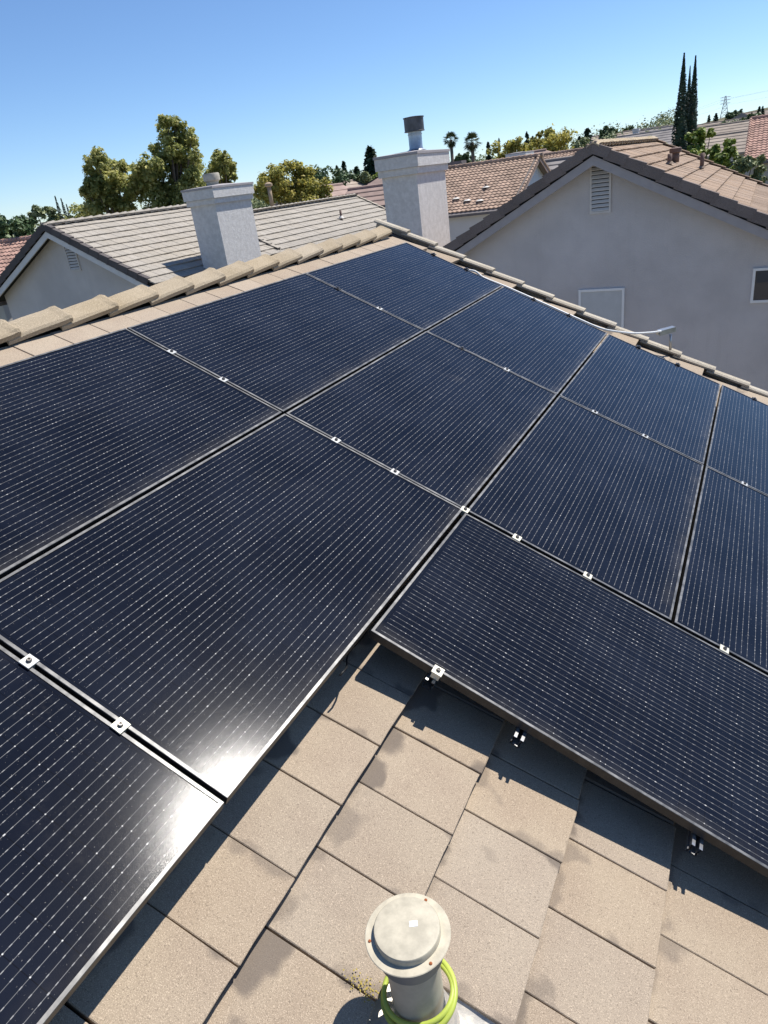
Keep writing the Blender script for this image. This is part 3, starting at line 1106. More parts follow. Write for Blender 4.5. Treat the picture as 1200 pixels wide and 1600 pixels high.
def louvre_vent(h, x0, x1, z0, z1, y, n_, mat='louvre_grey'):
    w = 0.035
    mb_ = MB()
    for a_, b_ in (((x0 - w, z0 - w), (x1 + w, z0)), ((x0 - w, z1), (x1 + w, z1 + w)), ((x0 - w, z0), (x0, z1)), ((x1, z0), (x1 + w, z1))):
        mb_.box((a_[0], y - 0.035, a_[1]), (b_[0], y + 0.01, b_[1]))
    v_ = mb_.build('gable_vent', mat, h)
    MB().box((x0, y - 0.004, z0), (x1, y + 0.002, z1)).build('vent_back', 'dark_void', v_)
    st = (z1 - z0) / n_
    for i in range(n_):
        za = z0 + i * st
        MB().hexa([(x0, y - 0.03, za + .004), (x1, y - 0.03, za + .004), (x1, y - 0.005, za + st * .62), (x0, y - 0.005, za + st * .62),
                   (x0, y - 0.03, za + .018), (x1, y - 0.03, za + .018), (x1, y - 0.005, za + st * .62 + .014), (x0, y - 0.005, za + st * .62 + .014)]).build('louvre_slat', mat, v_)


def chimney(h, x0, x1, y0, y1, z0, zt, ov=(0.06, 0.10)):
    c_ = MB().box((x0, y0, z0), (x1, y1, zt - 0.10)).build('chimney', 'stucco_chimney', h)
    a_, b_ = ov
    MB().box((x0 - a_, y0 - a_, zt - 0.44), (x1 + a_, y1 + a_, zt - 0.30)).build('moulding', 'stucco_chimney', c_)
    MB().box((x0 - b_, y0 - b_, zt - 0.297), (x1 + b_, y1 + b_, zt - 0.055)).build('crown', 'stucco_chimney', c_)
    mb_ = MB()
    b_ += 0.018
    xm, ym = (x0 + x1) / 2, (y0 + y1) / 2
    mb_.add([(x0 - b_, y0 - b_, zt - .052), (x1 + b_, y0 - b_, zt - .052), (x1 + b_, y1 + b_, zt - .052), (x0 - b_, y1 + b_, zt - .052),
             (x0 - b_, y0 - b_, zt - .0), (x1 + b_, y0 - b_, zt - .0), (x1 + b_, y1 + b_, zt - .0), (x0 - b_, y1 + b_, zt - .0),
             (xm - .1, ym - .1, zt + .05), (xm + .1, ym - .1, zt + .05), (xm + .1, ym + .1, zt + .05), (xm - .1, ym + .1, zt + .05)],
            [(0, 3, 2, 1), (0, 1, 5, 4), (1, 2, 6, 5), (2, 3, 7, 6), (3, 0, 4, 7), (4, 5, 9, 8), (5, 6, 10, 9), (6, 7, 11, 10), (7, 4, 8, 11), (8, 9, 10, 11)])
    mb_.build('chimney_pan', 'trim_grey', c_)
    return c_


# --- left neighbour
PI_L = math.atan(0.50)
left = big_house('house', 'grey stucco house at left with pale flat-tile roof, gable vent and chimney', -14.72, 0.62 + OZ, 8.0, 14.2, 3.62, PI_L, 'tile_left', 'tile_left', 'stucco_left', 'tile_dark', 'trim_white', 11)
louvre_vent(left, -14.57, -14.20, -0.62 + OZ, 0.24 + OZ, 8.35, 11)
chL = chimney(left, -11.39, -10.5, 10.27, 11.94, 0, 1.02 + OZ)
mb = MB().lathe([(0.17, 1.0 + OZ), (0.17, 1.14 + OZ), (0.235, 1.18 + OZ), (0.235, 1.33 + OZ), (0.22, 1.36 + OZ), (0.05, 1.365 + OZ)], 24, (-10.98, 10.95, 0))
auto_smooth(mb.build('flue_cap', 'vent_grey', chL))

# --- house behind it with the lower ridge
wing = big_house('house', 'pale flat-tile roofed house between the two grey chimneys', -15.9, 0.12 + OZ, 14.3, 28.2, 4.9, PI_L, 'tile_left', 'tile_left', 'stucco_left', 'tile_dark', 'trim_white', 9, far_rake='tile_rake', ex=0.40, tw=0.34)
VENT2 = (-14.2, 23.5, -0.67 + OZ)
FX, FY, FZ = -16.05, 20.9, 0.05 + OZ
o = MB().tube([(FX, FY, FZ), (FX, FY, FZ + 0.95)], 0.085, 12).build('flue_pipe', 'pipe_tan', wing, True)
mb = MB().lathe([(0.10, .92), (0.17, .95), (0.17, 1.04), (0.06, 1.10)], 16, (FX, FY, FZ))
auto_smooth(mb.build('flue_cap', 'pipe_tan', o))
VX, VY, VZ = VENT2
o = MB().tube([(VX, VY, VZ - .1), (VX, VY, VZ + .32)], 0.05, 10).build('vent_pipe', 'pipe_brown', wing, True)
mb = MB().lathe([(0.13, 0), (0.055, 0.10)], 14, (VX, VY, VZ - .02))
auto_smooth(mb.build('flashing', 'white_flash', o))

# --- right neighbour
PI_R = math.atan(0.515)
right = big_house('house', 'large grey stucco house at right with brown flat-tile roof and louvred gable vent', 0.13, 0.66 + OZ, 8.0, 16.0, 5.6, PI_R, 'tile_right', 'tile_right_ridge', 'stucco_right', 'tile_barge', 'trim_grey', 9, far_rake='tile_right')
louvre_vent(right, 0.04, 0.36, -0.47 + OZ, 0.38 + OZ, 8.35, 12)
chR = chimney(right, -4.87, -4.0, 9.4, 11.1, 0, 1.06 + OZ)
mb = MB().lathe([(0.24, 1.10 + OZ), (0.17, 1.13 + OZ), (0.155, 1.16 + OZ), (0.155, 1.42 + OZ), (0.165, 1.425 + OZ), (0.165, 1.445 + OZ), (0.155, 1.45 + OZ), (0.155, 1.5 + OZ)], 28, (-4.33, 10.25, 0))
fp = auto_smooth(mb.build('flue_pipe', 'galvanised', chR))
mb = MB().lathe([(0.13, 1.49 + OZ), (0.235, 1.49 + OZ), (0.235, 1.505 + OZ), (0.225, 1.51 + OZ), (0.225, 1.76 + OZ), (0.24, 1.765 + OZ), (0.24, 1.785 + OZ), (0.10, 1.80 + OZ)], 28, (-4.33, 10.25, 0))
auto_smooth(mb.build('flue_cap', 'galv_dark', chR))


def window(h, x0, x1, z0, z1, y, kind):
    w = 0.045
    mb_ = MB()
    for a_, b_ in (((x0, z0), (x1, z0 + w)), ((x0, z1 - w), (x1, z1)), ((x0, z0 + w), (x0 + w, z1 - w)), ((x1 - w, z0 + w), (x1, z1 - w))):
        mb_.box((a_[0], y - 0.04, a_[1]), (b_[0], y + 0.02, b_[1]))
    f_ = mb_.build('window', 'window_frame_white', h)
    if kind == 'screen':
        MB().box((x0 + w, y - 0.022, z0 + w), (x1 - w, y - 0.012, z1 - w)).build('screen', 'screen_grey', f_)
    else:
        MB().box((x0 + w, y - 0.016, z0 + w), (x1 - w, y - 0.010, z1 - w)).build('pane', 'window_glass', f_)
        zm = z1 - (z1 - z0) * 0.42
        MB().box((x0 + w + .02, y - 0.020, zm), (x1 - w, y - 0.0165, z1 - w - .01)).build('blind', 'blind_grey', f_)
    return f_


window(right, -0.21, 0.68, -2.95 + OZ, -1.90 + OZ, 8.35, 'screen')
window(right, 2.90, 4.0, -2.29 + OZ, -1.68 + OZ, 8.35, 'glass')
# pipes through its roof
for (x, y, h_, r_) in ((1.16, 10.5, 0.13, 0.045), (1.60, 12.9, 0.26, 0.045)):
    z_ = 0.66 + OZ - (x - 0.13) * 0.515
    o = MB().tube([(x, y, z_), (x, y, z_ + h_ + .08)], r_, 12).build('vent_pipe', 'pipe_brown', right, True)
    mb = MB().lathe([(r_ + 0.05, 0.02), (r_ + .005, 0.07)], 14, (x, y, z_ + 0.0))
    auto_smooth(mb.build('flashing', 'tile_right', o))
x, y = 1.14, 11.7
z_ = 0.66 + OZ - (x - 0.13) * 0.515
o = MB().tube([(x, y, z_), (x, y, z_ + .20)], 0.085, 16).build('vent_pipe', 'pipe_brown', right, True)
mb = MB().lathe([(0.09, .18), (0.125, .20), (0.125, .28), (0.08, .295)], 18, (x, y, z_))
auto_smooth(mb.build('vent_cap', 'pipe_brown', o))


# --- barrel-tile roofs further off
def barrel_slope(mb_, p0, du, dv, nrm, L_, D_, tw=0.30, ex=0.36, amp=0.045):
    """du along the eave, dv down the slope, unit vectors"""
    du, dv, nrm = Vector(du), Vector(dv), Vector(nrm)
    nu = int(L_ / tw)
    nv = int(D_ / ex)
    offs = [(0, 0), (0.2, .75), (0.38, 1), (0.56, .75), (0.76, 0)]
    us = [((i + o_[0]) * tw, o_[1] * amp) for i in range(nu) for o_ in offs]
    vs, fs = [], []
    n_ = len(us)
    for k in range(nv):
        j_ = random.uniform(-.006, .006)
        for (v_, dz) in ((k * ex, -0.035), ((k + 1) * ex + 0.02, 0.012), ((k + 1) * ex + 0.02, -0.05)):
            for (u_, a_) in us:
                z_ = dz + (a_ if dz > -0.05 else a_ * 0.2) + j_
                vs.append(Vector(p0) + du * u_ + dv * v_ + nrm * z_)
    for k in range(nv):
        for r_ in range(2):
            for i in range(n_ - 1):
                a_ = (k * 3 + r_) * n_ + i
                fs.append((a_, a_ + n_, a_ + n_ + 1, a_ + 1))
    mb_.add(vs, fs)


def barrel_house(label, xa, xb, yr, zr, rn, drop, tmat, wallmat, ex=0.36):
    """ridge along x from xa to xb at y=yr, slopes towards -y and +y"""
    h = empty('house', ((xa + xb) / 2, yr, 0), label, 'house')
    sl = math.hypot(rn, drop)
    dv = Vector((0, -rn / sl, -drop / sl))
    nr = Vector((0, -drop / sl, rn / sl))
    rf = MB().prism([(xa, yr, zr - .06), (xa, yr - rn, zr - drop - .06), (xa, yr - rn, zr - drop - .2), (xa, yr, zr - .2), (xa, yr + rn, zr - drop - .2), (xa, yr + rn, zr - drop - .06)], (xb - xa, 0, 0)).build('roof', 'fascia_dark', h)
    mb_ = MB()
    barrel_slope(mb_, (xa, yr, zr), (1, 0, 0), dv, nr, xb - xa, sl, ex=ex)
    o_ = mb_.build('roof_tiles', tmat, rf)
    o_['kind'] = 'stuff'
    MB().prism([(xa + .4, yr - rn + .5, 0), (xa + .4, yr + rn - .5, 0), (xa + .4, yr + rn - .5, zr - drop - .0), (xa + .4, yr, zr - .22), (xa + .4, yr - rn + .5, zr - drop - .0)], (xb - xa - .8, 0, 0)).build('wall', wallmat, h)
    cm = MB()
    x_ = xa
    while x_ < xb:
        cm.tube([(x_, yr, zr + .02), (x_ + .42, yr, zr + .05)], [.12, .14], 8)
        x_ += .38
    o_ = cm.build('ridge_tiles', tmat, rf)
    o_['kind'] = 'stuff'
    for xe, s_ in ((xa, -1), (xb, 1)):
        for sy in (-1, 1):
            MB().hexa([(xe, yr, zr - .30), (xe, yr + sy * rn, zr - drop - .30), (xe + s_ * .04, yr + sy * rn, zr - drop - .30), (xe + s_ * .04, yr, zr - .30),
                       (xe, yr, zr + .04), (xe, yr + sy * rn, zr - drop + .04), (xe + s_ * .04, yr + sy * rn, zr - drop + .04), (xe + s_ * .04, yr, zr + .04)]).build('barge_board', 'far_roof_red', h)
            cm = MB()
            k = 0
            while k * ex < sl:
                a_ = Vector((xe, yr + sy * k * ex * rn / sl, zr - k * ex * drop / sl))
                cm.tube([a_ + Vector((0, 0, .02)), a_ + Vector((0, sy * ex * rn / sl, -ex * drop / sl + .05))], [.09, .11], 6)
                k += 1
            o_ = cm.build('rake_tiles', tmat, rf)
            o_['kind'] = 'stuff'
    return h


brown = barrel_house('house with brown barrel-tile roof and white gable behind the right chimney', -17.9, -10.5, 44.0, 0.86 + OZ, 6.2, 2.65, 's_tile_brown', 'far_wall_white')
for (x, y, h_) in ((-13.1, 40.6, .25), (-14.8, 39.6, .2), (-13.0, 39.0, .16), (-13.9, 39.2, .14)):
    z_ = 0.86 + OZ - (44 - y) * 2.65 / 6.2
    o = MB().tube([(x, y, z_), (x, y, z_ + h_)], 0.07, 10).build('vent_pipe', 'pipe_brown', brown, True)
    mb = MB().lathe([(.26, .04), (.1, .12)], 12, (x, y, z_))
    mb.build('flashing', 'white_flash', o)
barrel_house('brown barrel-tile roof behind the white gable, ending at the right house', -16.2, -10.4, 63.6, 0.98 + OZ, 5.6, 2.3, 's_tile_brown', 'far_wall')
fr2 = barrel_house('house with pinkish barrel-tile roof at the right picture edge', 1.40, 16.0, 60.0, 1.42 + OZ, 6.0, 2.75, 's_tile_red', 'far_wall')
barrel_house('house with red barrel-tile roof at the left picture edge', -52.0, -28.9, 20.6, 0.16 + OZ, 5.0, 2.1, 's_tile_red', 'far_wall', 0.4)


# --- generic houses in the distance
def far_house(label, x, y, zr, w, l, axis, rmat, wmat='far_wall', drop=None, hip=False, chim=False, win=True, group=None):
    """w across the ridge, l along it; axis 'x' or 'y' for the ridge"""
    g = terr(x, y)
    drop = drop or w * 0.22
    h = empty('house', (x, y, g), label, 'house', group)
    hw, hl = w / 2, l / 2

    def P_(a_, b_, z):
        return Vector((x + (a_ if axis == 'y' else b_), y + (b_ if axis == 'y' else a_), z))
    ze = zr - drop
    ins = hw if hip else 0
    vs = [P_(-hw, -hl, ze), P_(hw, -hl, ze), P_(hw, hl, ze), P_(-hw, hl, ze), P_(0, -hl + ins, zr), P_(0, hl - ins, zr),
          P_(-hw, -hl, ze - .25), P_(hw, -hl, ze - .25), P_(hw, hl, ze - .25), P_(-hw, hl, ze - .25)]
    fs = [(0, 4, 5, 3), (1, 2, 5, 4), (0, 1, 4), (2, 3, 5), (6, 7, 1, 0), (7, 8, 2, 1), (8, 9, 3, 2), (9, 6, 0, 3), (9, 8, 7, 6)]
    rf = MB().add(vs, fs).build('roof', rmat, h)
    # course lines as real steps: thin ribs
    mb_ = MB()
    for sgn in (-1, 1):
        n_ = max(4, int(math.hypot(hw, drop) / 0.9))
        for k in range(1, n_):
            f_ = k / n_
            a_ = sgn * hw * f_
            z = zr - drop * f_ + .02
            e_ = ins * (1 - f_)
            p1, p2 = P_(a_, -hl + e_ + .1, z), P_(a_, hl - e_ - .1, z)
            mb_.tube([p1, p2], 0.05, 4)
    mb_.tube([P_(0, -hl + ins, zr + .04), P_(0, hl - ins, zr + .04)], .12, 6)
    mb_.build('roof_courses', rmat, rf)
    o_ = hw - .4
    MB().box(tuple(P_(-o_, -hl + .4, g)), tuple(P_(o_, hl - .4, ze - .2))) if False else None
    a0, a1 = P_(-o_, -hl + .4, g - .5), P_(o_, hl - .4, ze - .2)
    MB().box((min(a0.x, a1.x), min(a0.y, a1.y), g - .5), (max(a0.x, a1.x), max(a0.y, a1.y), ze - .2)).build('wall', wmat, h)
    if not hip:
        gb = MB()
        for e_ in (-1, 1):
            b0 = e_ * (hl - .4)
            gb.prism([P_(-o_, b0, ze - .2), P_(o_, b0, ze - .2), P_(0, b0, zr - .15)], P_(0, b0 - e_ * .1, 0) - P_(0, b0, 0))
        gb.build('gable', wmat, h)
    if win:
        for side in (-1, 1):
            for q in range(3):
                b_ = -hl * .6 + q * hl * .6
                c0 = P_(b_ if axis == 'x' else b_ * w / l, 0, 0) if False else None
                xx = x - w * .25 + q * w * .25 if axis == 'y' else x - l * .3 + q * l * .3
                yy2 = y - (hl if axis == 'y' else hw) + .4
                if side == -1:
                    f_ = MB().box((xx - .6, yy2 - .05, ze - 1.9), (xx + .6, yy2 + .02, ze - .8)).build('window', 'window_frame_white', h)
                    MB().box((xx - .5, yy2 - .07, ze - 1.8), (xx + .5, yy2 - .052, ze - .9)).build('pane', 'far_glass', f_)
    if chim:
        chimney(h, x - w * .3, x - w * .3 + .9, y + .5, y + 2.0, g, zr + .9)
    return h


far_house('far house with low red roof left of the tan one, behind the pale flat-tile roof', -29.2, 46.5, 0.80 + OZ, 7, 8, 'y', 'far_roof_red')
far_house('low red-roofed house just above the end of the pale flat-tile ridge', -24.3, 47.5, 0.35 + OZ, 6, 5.5, 'x', 'far_roof_red')
far_house('far tan-roofed house in front of the dark green trees', -40.5, 72.0, 1.15 + OZ, 10, 10, 'y', 'far_roof_tan')
HX, HY = -29.6, 63.0
hs_ = far_house('red hip-roofed house with a dark panelled slope, half hidden by the right chimney', HX, HY, 1.5 + OZ, 8.4, 13, 'y', 'far_roof_red', drop=2.4, hip=True)
MB().hexa([(HX - .4, HY - 2.2, 1.37 + OZ), (HX - 3.9, HY - 5.9, -.63 + OZ), (HX - 3.9, HY + 5, -.63 + OZ), (HX - .4, HY + 2, 1.37 + OZ),
           (HX - .4, HY - 2.2, 1.47 + OZ), (HX - 3.9, HY - 5.9, -.53 + OZ), (HX - 3.9, HY + 5, -.53 + OZ), (HX - .4, HY + 2, 1.47 + OZ)]).build('dark_roof_panel', 'far_glass', hs_)
hb = far_house('red-roofed house in front of the palms with a dark chimney', -18.8, 72.0, 1.45 + OZ, 9, 12, 'x', 'far_roof_red', hip=True)
MB().box((-25.6, 66.0, 0), (-24.2, 67.4, 1.55 + OZ)).build('chimney', 'fascia_dark', hb)
hc = far_house('house showing only its grey chimney top above the brown barrel-tile ridge', -14.4, 54.3, 0.45 + OZ, 6, 7.5, 'x', 'far_roof_grey')
chimney(hc, -15.3, -13.9, 52.4, 54.6, 0, 1.33 + OZ)
specs = [(-27.4, 162, 10.6, 'tan', 'tan roof left of the small dark trees beyond the right house'),
         (-27.6, 184, 11.0, 'grey', 'grey roof just above the ridge of the right house'),
         (-25.8, 204, 11.4, 'tan', 'highest tan roof on the slope left of the cypresses'),
         (-17.2, 164, 10.4, 'grey', 'wide grey roof right beside the left cypress'),
         (-15.5, 134, 9.4, 'grey', 'grey roof low between the right house ridge and the cypresses'),
         (-7.6, 195, 10.4, 'tan', 'tan roof on the hillside right of the cypresses'),
         (-5.7, 255, 12.7, 'grey', 'grey roof near the hill crest below the pylon'),
         (-1.0, 275, 13.0, 'tan', 'tan roof on the hill crest by the right picture edge'),
         (-4.7, 124, 8.9, 'tan', 'gabled house just above the green tree right of the cypresses'),
         (-1.6, 104, 7.5, 'tan', 'low tan house behind the bushes by the pinkish roof'),
         (0.5, 235, 10.9, 'grey', 'grey roof on the hillside just above the pinkish roof'),
         (-13.5, 232, 10.6, 'tan', 'tan roof on the hill below the two small conifers'),
         (10.0, 215, 10.0, 'grey', 'grey hillside roof at the picture edge')]
for (x, y, z_, k, lb) in specs:
    far_house('far house with ' + lb, x, y, z_, 10, 12, random.choice('xy'), 'far_roof_' + k, chim=(x == -15.5), win=(y < 140), group='houses on the far hillside')


# ------------------------------------------------------------------ vegetation
def quads_mesh(name, cen, nrm, size, mat, asp=0.7, rnd=None, up=None):
    n_ = len(cen)
    nrm = nrm / np.maximum(1e-6, np.linalg.norm(nrm, axis=1, keepdims=True))
    r_ = RNG.normal(size=(n_, 3)) if up is None else up + RNG.normal(size=(n_, 3)) * 0.25
    a_ = np.cross(nrm, r_)
    a_ /= np.maximum(1e-6, np.linalg.norm(a_, axis=1, keepdims=True))
    b_ = np.cross(nrm, a_)
    s_ = size[:, None]
    # leaf clump: bent kite of two triangles
    v0 = cen - b_ * s_
    v1 = cen + a_ * s_ * asp + nrm * s_ * 0.15
    v2 = cen + b_ * s_
    v3 = cen - a_ * s_ * asp + nrm * s_ * 0.15
    V = np.stack([v0, v1, v2, v3], 1).reshape(-1, 3)
    me = bpy.data.meshes.new(name)
    me.vertices.add(n_ * 4)
    me.vertices.foreach_set('co', V.ravel().astype(np.float32))
    me.loops.add(n_ * 6)
    idx = np.arange(n_)[:, None] * 4 + np.array([[0, 1, 2, 0, 2, 3]])
    me.loops.foreach_set('vertex_index', idx.ravel().astype(np.int32))
    me.polygons.add(n_ * 2)
    me.polygons.foreach_set('loop_start', (np.arange(n_ * 2) * 3).astype(np.int32))
    me.polygons.foreach_set('loop_total', np.full(n_ * 2, 3, np.int32))
    me.update(calc_edges=True)
    at = me.attributes.new('rnd', 'FLOAT', 'FACE')
    rv2 = RNG.random(n_) if rnd is None else rnd
    at.data.foreach_set('value', np.repeat(rv2, 2).astype(np.float32))
    me.materials.append(MAT[mat])
    me.validate()
    return me


def lobes(h, w, n_, low=0.30, shape=1.0, topw=0.25):
    """clump centres filling an uneven crown"""
    out = []
    for i in range(n_):
        f = low + (1 - low) * RNG.random() ** 0.9
        prof = math.sin(math.pi * min(1, max(0.04, (f - low) / (1 - low) * 0.82 + 0.14))) ** shape
        rr = w / 2 * (topw + (1 - topw) * prof)
        a_ = RNG.random() * 6.283
        q = rr * math.sqrt(RNG.random()) * 0.95
        out.append((q * math.cos(a_), q * math.sin(a_), f * h, w * RNG.uniform(0.07, 0.15)))
    return out


def tree(name, label, x, y, g, h, w, mat, n_leaf, leaf, cat='tree', low=0.3, n_l=26, group=None, spike=None, topw=0.25, clumps=None):
    o = empty(name, (x, y, g), label, cat, group)
    lb_ = [(a_, b_, c_, d_ * 1.2) for a_, b_, c_, d_ in clumps] if clumps else lobes(h * 0.95, w, n_l, low, topw=topw)
    if clumps:      # hidden inner mass below the visible clumps
        for i_ in range(10):
            lb_.append((RNG.normal() * w * .16, RNG.normal() * w * .16, h * RNG.uniform(.4, .66), w * .16))
    if spike:
        for (dx, dz, r_) in spike:
            lb_.append((dx, 0, dz, r_))
    sub = []
    for (cx_, cy_, cz_, r_) in lb_:       # break every clump into ragged sprays
        sub.append((cx_, cy_, cz_, r_ * .62))
        for q_ in range(7):
            d_ = RNG.normal(size=3)
            d_ /= np.linalg.norm(d_)
            k_ = r_ * RNG.uniform(.5, 1.05)
            sub.append((cx_ + d_[0] * k_, cy_ + d_[1] * k_, cz_ + d_[2] * k_ * .9, r_ * RNG.uniform(.18, .5)))
    lob0, lb_ = lb_, sub
    tot = sum(l_[3] ** 2 for l_ in lb_)
    cs_, ns_ = [], []
    for (cx_, cy_, cz_, r_) in lb_:
        k = max(5, int(n_leaf * r_ ** 2 / tot))
        d_ = RNG.normal(size=(k, 3))
        d_ /= np.linalg.norm(d_, axis=1, keepdims=True)
        rad = r_ * (0.30 + 0.95 * RNG.random((k, 1)) ** 0.75)
        cs_.append(np.array([[cx_, cy_, cz_]]) + d_ * rad * np.array([[1.1, 1.1, 0.85]]))
        ns_.append(d_ + RNG.normal(size=(k, 3)) * 0.6 + np.array([[0.1, 0.1, 0.8]]))
    lb_ = lob0
    cen = np.concatenate(cs_)
    nr = np.concatenate(ns_)
    sz = leaf * (0.6 + 0.8 * RNG.random(len(cen)))
    link('crown', quads_mesh('crown', cen, nr, sz, mat), o, (x, y, g))
    mb_ = MB()
    tr = max(0.1, h * 0.018)
    top = h * 0.72
    b0 = [(0, 0, -0.2), (0.05 * w * RNG.normal() * .3, 0.05 * w * RNG.normal() * .3, h * low), (0.08 * w * RNG.normal() * .3, 0.05 * w * RNG.normal() * .3, top)]
    mb_.tube(b0, [tr * 1.2, tr, tr * 0.35], 7)
    for i in range(min(9, len(lb_))):
        l_ = lb_[-1 - i] if spike and i < len(spike) else lb_[i]
        zb = max(h * low * 0.8, min(l_[2] * 0.62, top))
        f = zb / top
        mb_.tube([(b0[1][0] * f, b0[1][1] * f, zb), (l_[0] * .5, l_[1] * .5, (zb + l_[2]) / 2 + .1), (l_[0], l_[1], l_[2])], [tr * .5, tr * .32, tr * .1], 5)
    mb_.build('trunk', 'bark', o, True, world=False, loc=(x, y, g))
    return o


def conifer(label, x, y, g, h, w, n_leaf, group=None, narrow=False):
    o = empty('cypress_tree' if narrow else 'conifer_tree', (x, y, g), label, 'cypress' if narrow else 'conifer', group)
    if narrow:
        f = RNG.random(n_leaf)
        z = h * (0.04 + 0.96 * f)
        prof = np.where(f < 0.2, 0.8 + f, np.clip(1 - ((f - 0.2) / 0.8) ** 2.0, 0.0, 1))
        a_ = RNG.random(n_leaf) * 6.283
        lump = 1 + 0.16 * np.sin(a_ * 3 + z * 1.3) + 0.10 * np.sin(a_ * 5 - z * 2.7)
        r_ = w / 2 * prof * lump * (0.55 + 0.5 * RNG.random(n_leaf) ** 0.5)
        cen = np.stack([r_ * np.cos(a_), r_ * np.sin(a_), z], 1)
        nr = np.stack([np.cos(a_), np.sin(a_), 0.25 + 0 * a_], 1) + RNG.normal(size=(n_leaf, 3)) * 0.35
        up = np.tile(np.array([[0.0, 0, 1]]), (n_leaf, 1))
        me = quads_mesh('crown', cen, nr, w * (0.07 + 0.09 * RNG.random(n_leaf)) * (0.4 + 0.6 * prof), 'leaf_conifer', 0.4, up=np.cross(nr, up))
    else:
        n_t = 13
        lay = RNG.integers(0, n_t, n_leaf)
        f = (lay + RNG.random(n_leaf) * 0.45) / n_t
        a_ = RNG.random(n_leaf) * 6.283
        wob = 1 + 0.22 * np.sin(a_ * 3 + lay * 2.1) + 0.18 * np.sin(a_ * 7 + lay)
        mx = w / 2 * (1 - f) ** 0.85 * wob + 0.02 * w
        q = RNG.random(n_leaf) ** 0.55
        r_ = mx * q
        z = h * (0.10 + 0.90 * f) - r_ * 0.35 + 0.04 * h * (1 - q)
        cen = np.stack([r_ * np.cos(a_), r_ * np.sin(a_), z], 1)
        nr = np.stack([0.5 * np.cos(a_), 0.5 * np.sin(a_), 0.8 + 0 * a_], 1) + RNG.normal(size=(n_leaf, 3)) * 0.4
        me = quads_mesh('crown', cen, nr, w * (0.05 + 0.07 * RNG.random(n_leaf)), 'leaf_conifer', 0.55)
    link('crown', me, o, (x, y, g))
    MB().tube([(0, 0, -.2), (0, 0, h * .9)], [max(.06, h * .014), .02], 6).build('trunk', 'bark', o, True, world=False, loc=(x, y, g))
    return o


def palm(label, x, y, g, h, w):
    o = empty('palm_tree', (x, y, g), label, 'palm', 'palms on the skyline')
    mb_ = MB()
    mb_.tube([(0, 0, -.2), (.1, 0, h * .5), (.05, 0, h - w * .5)], [.26, .2, .2], 8)
    mb_.build('trunk', 'palm_bark', o, True, world=False, loc=(x, y, g))
    vs, fs = [], []
    top = Vector((.05, 0, h - w * .48))
    for i in range(64):
        a_ = RNG.random() * 6.283
        el = RNG.uniform(-1.35, 1.4)
        d_ = Vector((math.cos(a_) * math.cos(el), math.sin(a_) * math.cos(el), math.sin(el)))
        sd_ = d_.cross(Vector((0, 0, 1)))
        sd_ = sd_.normalized() if sd_.length > .05 else Vector((1, 0, 0))
        up_ = sd_.cross(d_)
        ln = w * 0.5 * RNG.uniform(.85, 1.05) * (1.0 if el > -.6 else .85)
        c0 = top + d_ * ln * .45 + Vector((0, 0, -.03 * ln))
        k0 = len(vs)
        vs += [top + sd_ * .02, top - sd_ * .02, c0]
        fs.append((k0, k0 + 1, k0 + 2))
        for q in range(11):
            an = R(-82 + 164 * q / 10 + RNG.uniform(-5, 5))
            r_ = (d_ * math.cos(an) + sd_ * math.sin(an) + up_ * RNG.uniform(-.12, .12)).normalized()
            tip = c0 + r_ * ln * .56 * (0.75 + .25 * math.cos(an)) + Vector((0, 0, -.10 * ln))
            pr = r_.cross(up_).normalized() * ln * .032
            md = c0 + (tip - c0) * .55 + up_ * .02
            k0 = len(vs)
            vs += [c0, md + pr, tip, md - pr]
            fs += [(k0, k0 + 1, k0 + 2), (k0, k0 + 2, k0 + 3)]
    me = mesh_of('crown', vs, fs, 'leaf_palm')
    at = me.attributes.new('rnd', 'FLOAT', 'FACE')
    at.data.foreach_set('value', RNG.random(len(fs)).astype(np.float32))
    link('crown', me, o, (x, y, g))
    return o


# crowns laid out clump by clump: x, y, height and radius of each
LOB_A = (-26.6, 22.0, [(0.51, -0.66, 10.03, 0.44), (-0.0, -0.77, 9.59, 0.37), (-0.21, 0.65, 9.85, 0.51), (0.4, 0.65, 9.36, 0.44), (0.22, -0.95, 9.12, 0.51), (0.36, 0.18, 9.04, 0.64), (-0.14, -0.21, 8.59, 0.68), (-0.17, -1.18, 8.8, 0.3), (0.48, 1.16, 9.63, 0.27), (1.29, 0.21, 8.76, 0.51), (-0.31, -0.64, 8.16, 0.61), (0.24, 0.3, 8.04, 0.68)])
LOB_B = (-23.7, 23.5, [(0.44, 0.2, 11.22, 0.37), (0.54, 0.7, 11.27, 0.3), (0.5, 1.07, 10.88, 0.44), (-0.42, 0.84, 10.92, 0.34), (1.39, 0.62, 10.48, 0.3), (0.22, 0.59, 10.64, 0.47), (0.6, 1.04, 10.19, 0.44), (0.54, -0.08, 10.02, 0.51), (1.73, 0.18, 9.72, 0.3), (-0.85, 0.51, 10.04, 0.37), (-0.13, -0.66, 9.36, 0.61), (-0.67, -1.12, 9.33, 0.44), (-0.28, 0.8, 9.44, 0.68), (0.83, 0.94, 9.18, 0.57), (-0.7, -0.72, 8.79, 0.74), (-0.36, 0.42, 8.46, 0.78), (1.53, 0.08, 8.39, 0.64), (-1.5, -0.83, 8.71, 0.54), (-0.38, -0.69, 7.94, 0.81), (0.89, -0.31, 7.67, 0.81), (1.07, 1.34, 8.01, 0.47)])
